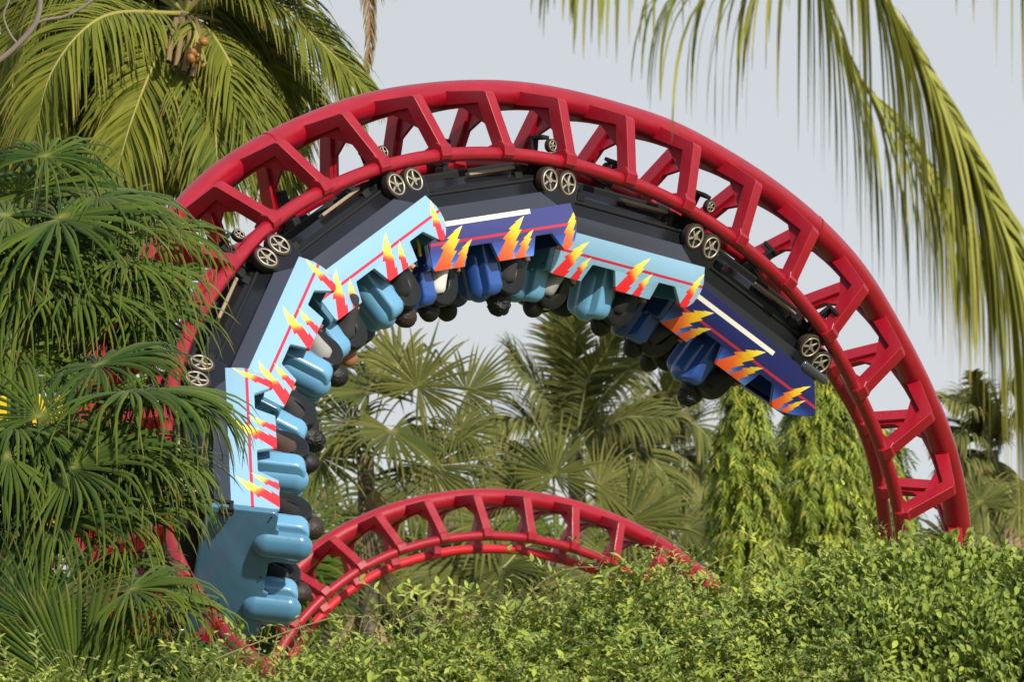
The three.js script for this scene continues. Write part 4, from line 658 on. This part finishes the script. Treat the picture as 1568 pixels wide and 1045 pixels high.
function columnTree(label, d, cx, top, halfPx, n, seed) {
  const r = rng(seed), t = thing('columnar_tree', label, 'tree', 'columnar trees'), apex = at(cx, top, d), foot = ground(apex), W = halfPx / pxm(d), H = apex.y;
  trunk(t, [foot, V(foot.x + 0.05, H * 0.5, foot.z), V(foot.x, H * 0.96, foot.z)], 0.13, 0.03);
  const lists = [[], [], [], []], q = new THREE.Quaternion(), lumps = Array.from({ length: 26 }, () => [r() * H, r() * 6.28, 0.5 + r()]);
  for (let i = 0; i < n; i++) {
    const y = H * (0.35 + 0.65 * Math.pow(r(), 0.85)), a = r() * 6.28, e = (H - y) / H; let w = W * Math.min(1, 0.30 + 1.9 * Math.pow(e, 0.6)) * (0.85 + 0.25 * noise.noise(y * 1.6, Math.cos(a) * 1.4 + seed, Math.sin(a) * 1.4));
    let gap = noise.noise(y * 2.4 + seed, Math.cos(a) * 2.2, Math.sin(a) * 2.2); if (gap < -0.2 && r() < 0.9) continue;
    const rad = w * (0.55 + 0.5 * Math.sqrt(r())) - 0.2, s = 0.45 + 0.6 * r();
    q.setFromEuler(new THREE.Euler((r() - 0.5) * 1.4, -a + (r() - 0.5) * 1.6, 0.35 - 0.9 * r()));
    const tone = 0.8 + 0.45 * r();
    lists[i % 4].push({ matrix: new THREE.Matrix4().compose(V(foot.x + Math.cos(a) * rad, y, foot.z + Math.sin(a) * rad), q, V(s, s, s)), tint: lin(tone * (0.9 + 0.2 * r()), tone, tone) });
  }
  for (let k = 0; k < 4; k++) instanced('foliage', sprays[k], hangMat, lists[k], t);
  for (let k = 0; k < 16; k++) { const y = H * (0.4 + 0.55 * k / 16), a = k * 2.4; part('branch', tubeOf([V(foot.x, y, foot.z), V(foot.x + Math.cos(a) * W * 0.4, y + 0.1, foot.z + Math.sin(a) * W * 0.4), V(foot.x + Math.cos(a) * W * 0.8, y - 0.1, foot.z + Math.sin(a) * W * 0.8)], 0.012, 8, 5), barkMat, t); }
}
columnTree('narrow columnar tree with hanging leaves just under the nose of the lead car', 178, 1140, 570, 57, 4000, 71);
columnTree('broader columnar tree with hanging leaves beside the inner rail of the loop', 182, 1254, 580, 80, 5200, 72);
columnTree('slim columnar tree seen through the foot of the loop', 192, 1345, 660, 70, 2800, 73);

// ---- hedge of vines along the bottom
const ridgePx = [[-300, 1040], [0, 1034], [150, 1024], [300, 1014], [400, 992], [500, 972], [600, 966], [700, 944], [800, 922], [900, 896], [980, 872], [1030, 862], [1080, 893], [1150, 893], [1210, 905], [1250, 892], [1290, 862], [1340, 842], [1420, 834], [1500, 840], [1568, 824], [1650, 815], [1850, 830]];
const ridgeAt = (x) => { for (let i = 0; i < ridgePx.length - 1; i++) if (x <= ridgePx[i + 1][0]) { const w = (x - ridgePx[i][0]) / (ridgePx[i + 1][0] - ridgePx[i][0]); return lerp(ridgePx[i][1], ridgePx[i + 1][1], w * w * (3 - 2 * w)); } return 830; };
const HD = 84;
function hedgePoint(px, v, out = 0) { // v: 0 on the ridge, 1 well down the front, below 0 behind the ridge
  const p = at(px, ridgeAt(px) + lerp(lerp(92, 74, smooth(px, 500, 1000)), 54, smooth(px, 1150, 1300)), HD), w = Math.max(0, v);
  p.z += v * 2.9; p.y -= 0.10 * w + 1.05 * w * w + (v < 0 ? -v * 1.6 : 0);
  const n = noise.noise(p.x * 1.4, v * 3.0, 3) * 0.36 + noise.noise(p.x * 3.2, v * 7, 9) * 0.20 + noise.noise(p.x * 7, v * 15, 5) * 0.08;
  return p.add(V(0, 0.8, 0.6).multiplyScalar(n * Math.min(1, 0.3 + w * 2.2) + out));
}
function hedgeNormal(px, v) { const a = hedgePoint(px + 4, v).sub(hedgePoint(px - 4, v)), b = hedgePoint(px, v + 0.02).sub(hedgePoint(px, v - 0.02)); return b.cross(a).normalize(); }
const leafGreen = [lin(0.085, 0.155, 0.012), lin(0.37, 0.43, 0.05)];
function leafBlade(sh, p, dir, face, len, wid, col, curl = 0.5) { // a small pointed leaf, folded along its midrib
  const sd = dir.clone().cross(face).normalize(), nn = sd.clone().cross(dir).normalize(), W = [0.25, 0.85, 1, 0.65, 0.05]; let q = p.clone(), d = dir.clone(), prev = null;
  for (let k = 0; k < 5; k++) { const w = wid * W[k] / 2, a = sh.v(q.clone().addScaledVector(sd, -w).addScaledVector(nn, w * 0.35), col), m = sh.v(q, col), b = sh.v(q.clone().addScaledVector(sd, w).addScaledVector(nn, w * 0.35), col); if (prev) { sh.quad(prev[0], prev[1], a, m); sh.quad(prev[1], prev[2], m, b); } prev = [a, m, b]; d.addScaledVector(nn, -curl / 5).normalize(); q.addScaledVector(d, len / 4); }
}
const stemMat = std(lin(0.20, 0.17, 0.07), 0.8);
function sprigGeo(seed, kind) {
  const r = rng(seed), sh = new Sheet(), L = kind === 'vine' ? 0.22 : 0.26, cv = new THREE.CatmullRomCurve3([V(0, 0, 0), V(0.02, L * 0.4, 0.015 * (r() - 0.5)), V(0.05 + 0.06 * r(), L * 0.75, 0.04 * (r() - 0.5)), V(0.12 + 0.08 * r(), L * (0.85 + 0.2 * r()), 0.1 * (r() - 0.5))]);
  const n = kind === 'vine' ? 19 : 13;
  for (let i = 0; i < n; i++) {
    const u = 0.12 + 0.88 * i / (n - 1), p = cv.getPoint(u), T = cv.getTangent(u), a = i * 2.4 + r(), y = r(), c = r() < 0.035 ? lin(0.24, 0.16, 0.06) : mixc(leafGreen[0], leafGreen[1], clamp(0.15 + y * y, 0, 1));
    const out = V(Math.cos(a), 0.25, Math.sin(a));
    if (kind === 'vine') leafBlade(sh, p, out.clone().multiplyScalar(0.8).addScaledVector(T, 0.75).normalize(), V(0, 1, 0.001).addScaledVector(out, -0.5), 0.030 + 0.032 * r() * r() + 0.006 * r(), 0.014 + 0.011 * r(), c, 0.5);
    else leafBlade(sh, p, out.clone().setY(-0.55 - 0.5 * r()).normalize(), out.clone().add(V(0, 0.7, 0)), 0.044 + 0.028 * r(), 0.026 + 0.012 * r(), c, 0.7);
  }
  const st = new Sheet(), m = 6; let prev = null; const sc = lin(0.19, 0.17, 0.06);
  for (let i = 0; i <= m; i++) { const p = cv.getPoint(i / m), w = 0.0022 * (1.2 - 0.7 * i / m), ring = [0, 1, 2].map((k) => sh.v(p.clone().add(V(Math.cos(k * 2.094) * w, 0, Math.sin(k * 2.094) * w)), sc)); if (prev) for (let k = 0; k < 3; k++) sh.quad(prev[k], prev[(k + 1) % 3], ring[k], ring[(k + 1) % 3]); prev = ring; }
  return sh.build();
}
const vineGeos = [0, 1, 2, 3, 4].map((k) => sprigGeo(80 + k, 'vine')), moundGeos = [0, 1, 2, 3].map((k) => sprigGeo(90 + k, 'mound'));
const hedgeMat = std(lin(1, 1, 1), 0.8, { vertexColors: true, transmission: 0.28, side: THREE.DoubleSide, clearcoat: 0.15, clearcoatRoughness: 0.4 });
const isMound = (px, v) => px + 120 * noise.noise(px * 0.01, v * 3, 1) - v * 90 > 1235;
{
  const r = rng(101), lists = [0, 1, 2, 3, 4].map(() => []), mlists = [0, 1, 2, 3].map(() => []), q = new THREE.Quaternion(), q2 = new THREE.Quaternion();
  for (let i = 0; i < 36000; i++) {
    const px = -520 + 2700 * r(), v = -0.12 + 1.02 * Math.pow(r(), 0.8), mound = isMound(px, v), out = -0.17 + 0.17 * r() + (r() < 0.08 ? 0.08 : 0);
    const dent = noise.noise(px * 0.012, v * 6, 21); if (dent < -0.26 && r() < 0.88) continue;
    if (mound && r() < 0.1) continue;
    const p = hedgePoint(px, v, out), n = hedgeNormal(px, v); if (n.y < 0) n.negate();
    const dir = n.clone().multiplyScalar(0.9).add(V((r() - 0.5) * 1.5, 0.45 + 0.5 * r(), (r() - 0.5) * 1.2)).normalize();
    q.setFromUnitVectors(V(0, 1, 0), dir); q2.setFromAxisAngle(V(0, 1, 0), r() * 6.28); q.multiply(q2);
    const s = ((mound ? 0.75 : 0.8) + 0.7 * r() * r()) * (!mound && r() < 0.12 ? 1.55 : 1), patch = 0.5 + 0.5 * noise.noise(px * 0.008, v * 2.5, 33), warm = clamp(patch * 0.7 + 0.5 * r(), 0, 1);
    const tint = mound ? lin(0.72 + 0.28 * warm, 0.85 + 0.15 * warm, 0.8) : lin(0.75 + 0.6 * warm, 0.85 + 0.42 * warm, 0.8 + 0.3 * r());
    (mound ? mlists[i % 4] : lists[i % 5]).push({ matrix: new THREE.Matrix4().compose(p, q, V(s, s, s)), tint });
  }
  const core = (name, from, to, parent) => { // twiggy dark green-brown inside that the leaves grow from, closed down to the ground
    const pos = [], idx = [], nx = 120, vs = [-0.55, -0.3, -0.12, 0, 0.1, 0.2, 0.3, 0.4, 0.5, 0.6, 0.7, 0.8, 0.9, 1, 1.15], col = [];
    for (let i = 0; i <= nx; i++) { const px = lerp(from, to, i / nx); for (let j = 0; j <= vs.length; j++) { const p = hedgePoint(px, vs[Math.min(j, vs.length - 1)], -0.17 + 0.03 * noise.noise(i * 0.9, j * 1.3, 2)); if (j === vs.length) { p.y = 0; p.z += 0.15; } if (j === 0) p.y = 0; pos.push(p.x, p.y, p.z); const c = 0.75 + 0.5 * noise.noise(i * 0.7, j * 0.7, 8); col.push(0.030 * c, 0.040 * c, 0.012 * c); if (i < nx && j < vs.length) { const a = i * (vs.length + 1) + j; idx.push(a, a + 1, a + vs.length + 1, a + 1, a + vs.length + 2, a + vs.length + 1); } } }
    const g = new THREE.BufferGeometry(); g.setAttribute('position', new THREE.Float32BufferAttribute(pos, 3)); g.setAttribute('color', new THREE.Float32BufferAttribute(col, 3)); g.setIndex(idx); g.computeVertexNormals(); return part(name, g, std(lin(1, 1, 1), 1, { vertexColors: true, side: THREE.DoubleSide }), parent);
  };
  const hedge = thing('vine_hedge', 'tangled light green vine hedge along the bottom, in front of the tracks', 'hedge'), shrub = thing('broadleaf_shrub', 'dense mound of larger drooping leaves at the lower right corner', 'shrub');
  hedge.userData.kind = 'stuff';
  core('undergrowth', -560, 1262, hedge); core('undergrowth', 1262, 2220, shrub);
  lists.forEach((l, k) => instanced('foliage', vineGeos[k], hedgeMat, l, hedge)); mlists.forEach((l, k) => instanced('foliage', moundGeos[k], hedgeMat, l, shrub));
  const shoots = [0, 1, 2].map((k) => { // thin arching shoots with sparse leaves
    const q3 = rng(130 + k), sh = new Sheet(), cv = new THREE.CatmullRomCurve3([V(0, 0, 0), V(0.02, 0.16, 0.01), V(0.10 + 0.05 * k, 0.30, 0.02), V(0.25 + 0.06 * k, 0.36 - 0.03 * k, 0.0)]);
    for (let i = 0; i < 22; i++) { const u = 0.1 + 0.9 * i / 21, a = i * 2.2 + q3(), out = V(Math.cos(a), 0.35, Math.sin(a)); leafBlade(sh, cv.getPoint(u), out.addScaledVector(cv.getTangent(u), 0.9).normalize(), V(0, 1, 0.001), 0.03 + 0.024 * q3(), 0.013 + 0.008 * q3(), mixc(leafGreen[0], leafGreen[1], 0.45 + 0.55 * q3()), 0.4); }
    let prev = null; for (let i = 0; i <= 8; i++) { const p = cv.getPoint(i / 8), w = 0.0026 * (1.2 - 0.8 * i / 8), ring = [0, 1, 2].map((j) => sh.v(p.clone().add(V(Math.cos(j * 2.094) * w, 0, Math.sin(j * 2.094) * w)), lin(0.30, 0.26, 0.10))); if (prev) for (let j = 0; j < 3; j++) sh.quad(prev[j], prev[(j + 1) % 3], ring[j], ring[(j + 1) % 3]); prev = ring; }
    return sh.build();
  });
  const slists = [[], [], []];
  for (let i = 0; i < 1500; i++) { const px = -200 + 1560 * r(), v = -0.06 + 0.95 * r(), p = hedgePoint(px, v, -0.05); q.setFromEuler(new THREE.Euler((r() - 0.4) * 1.0, r() * 6.28, (r() - 0.5) * 1.0)); const s = (0.6 + 0.7 * r()) * (v < 0.1 && r() < 0.4 ? 1.5 : 1), k = 0.8 + 0.5 * r(); slists[i % 3].push({ matrix: new THREE.Matrix4().compose(p, q, V(s, s, s)), tint: lin(k, k, k) }); }
  slists.forEach((l, k) => instanced('shoot', shoots[k], hedgeMat, l, hedge));
  // long runners that stick out above the leaves
  const runner = (parent, list, rad, leaves) => {
    const cv = new THREE.CatmullRomCurve3(list.map(([x, y, dd]) => at(x, y, HD - (dd ?? 0)))), m = part('runner', new THREE.TubeGeometry(cv, 20, rad, 5, false), stemMat, parent), sh = new Sheet();
    for (let i = 0; i < leaves; i++) { const u = 0.15 + 0.85 * (i + r()) / leaves, T = cv.getTangentAt(Math.min(0.999, u)), a = r() * 6.28, out = V(Math.cos(a), Math.sin(a) * 0.6 + 0.3, Math.sin(a)); leafBlade(sh, cv.getPointAt(Math.min(0.999, u)), out.addScaledVector(T, 0.6).normalize(), V(0.1, 1, 0.4), 0.035 + 0.03 * r(), 0.018 + 0.01 * r(), mixc(leafGreen[0], leafGreen[1], 0.5 + 0.5 * r()), 0.5); }
    part('leaf', sh.build(), hedgeMat, m).userData.kind = 'stuff';
  };
  runner(hedge, [[1130, 905], [1150, 872], [1172, 840], [1192, 818]], 0.006, 8); runner(hedge, [[330, 1010, 1], [420, 975, 0.8], [520, 945, 0.6], [558, 946, 0.5]], 0.006, 9); runner(hedge, [[955, 892], [920, 850], [895, 838], [870, 822]], 0.004, 9); runner(hedge, [[1000, 880], [985, 850], [1000, 838], [1006, 822], [997, 815]], 0.003, 4);
  runner(hedge, [[640, 985, 0.5], [680, 950, 0.4], [720, 925, 0.3], [760, 918, 0.2]], 0.004, 10); runner(hedge, [[560, 1000, 0.8], [600, 960, 0.5], [660, 925, 0.4], [690, 912, 0.3]], 0.004, 10); runner(hedge, [[780, 960, 0.5], [820, 900, 0.4], [870, 872, 0.3], [950, 870, 0.2]], 0.004, 12);
  runner(hedge, [[1050, 900, 0.3], [1080, 870, 0.3], [1120, 850, 0.2]], 0.004, 6); runner(shrub, [[1400, 975, 1.2], [1440, 955, 1.3], [1490, 944, 1.3], [1530, 948, 1.2]], 0.007, 3); runner(shrub, [[1445, 1010, 1.6], [1460, 985, 1.6], [1472, 955, 1.5]], 0.005, 4); runner(shrub, [[1500, 1000, 1.5], [1515, 960, 1.4], [1530, 930, 1.2]], 0.004, 4);
  for (let k = 0; k < 60; k++) { const x = 20 + 1230 * r(), y = ridgeAt(x) + 25, dx = (r() - 0.5) * 90; runner(hedge, [[x, y + 25, 0.5], [x + dx * 0.3, y - 15, 0.4], [x + dx * 0.8, y - 32 - 20 * r(), 0.3], [x + dx * 1.3, y - 36 - 28 * r(), 0.3]], 0.003, 9); }
}
// ---- added red bits standing in for track glimpsed between the leaves, next to the foot of the low arch
{
  const r = rng(111), t = thing('red_track_bits', 'added red bits standing in for track between vine leaves at the arch foot', 'track_bits'), m = std(srgb(196, 30, 52), 0.6, { side: THREE.DoubleSide, vertexColors: true });
  for (const [x, y, w] of [[1052, 878, 14], [990, 884, 8], [1078, 892, 8], [1022, 893, 6], [1062, 900, 6], [1012, 858, 6]]) { const sh = new Sheet(), c = at(x, y, HD - 0.35); for (let k = 0; k < 9; k++) { const a = r() * 6.28, e = V(Math.cos(a), (r() - 0.4), Math.sin(a)).normalize(); leafBlade(sh, c.clone().add(V((r() - 0.5) * w / 200, (r() - 0.5) * w / 300, (r() - 0.5) * 0.05)), e, V(0, 0.5, 1), 0.03 + 0.02 * r(), 0.024, lin(0.9 + 0.1 * r(), 1, 1), 0.6); } part('red_bit', sh.build(), m, t).userData.kind = 'stuff'; }
}
// ---- bare branch of a leafless tree in the upper left corner
{
  const t = thing('bare_tree', 'bare grey branch of a leafless tree in the upper left corner', 'tree'), d = 112, bark = std(srgb(128, 116, 106), 0.9), b = (l, r0) => part('branch', tubeOf(l.map(([x, y]) => at(x, y, d)), r0, 16, 7), bark, t);
  trunk(t, [V(at(-260, 900, d).x, 0, at(0, 500, d).z), at(-250, 700, d), at(-200, 400, d), at(-120, 170, d)], 0.12, 0.06);
  b([[-120, 170], [-50, 122], [0, 92], [28, 68], [56, 34], [62, 0], [58, -40]], 0.028); b([[54, 36], [72, 30], [96, 26], [122, 14], [148, -4]], 0.016); b([[28, 68], [16, 52], [6, 24], [14, 0], [10, -30]], 0.012); b([[62, 5], [70, -10], [66, -40]], 0.012); b([[-50, 122], [-10, 80], [0, 40]], 0.016);
}
// ---- yellow painted hoarding glimpsed between the palm leaves
{
  const t = thing('yellow_hoarding', 'yellow painted board glimpsed between palm leaves at far left', 'board'), d = 108, a = at(58, 690, d), y = std(srgb(232, 186, 20), 0.5), H = a.y + 0.5;
  for (let k = 0; k < 4; k++) part('plank', rbox(0.205, 1.25, 0.03, 0.006, a.x - 0.315 + k * 0.21, H - 0.625, a.z), y, t);
  for (const s of [-0.3, 0.3]) part('post', rbox(0.07, H - 0.1, 0.07, 0.01, a.x + s, (H - 0.1) / 2, a.z - 0.055), std(lin(0.2, 0.2, 0.2), 0.7), t);
}
scene.traverse((o) => { if (o.isMesh) { o.castShadow = o.receiveShadow = true; } });
renderer.render(scene, camera);
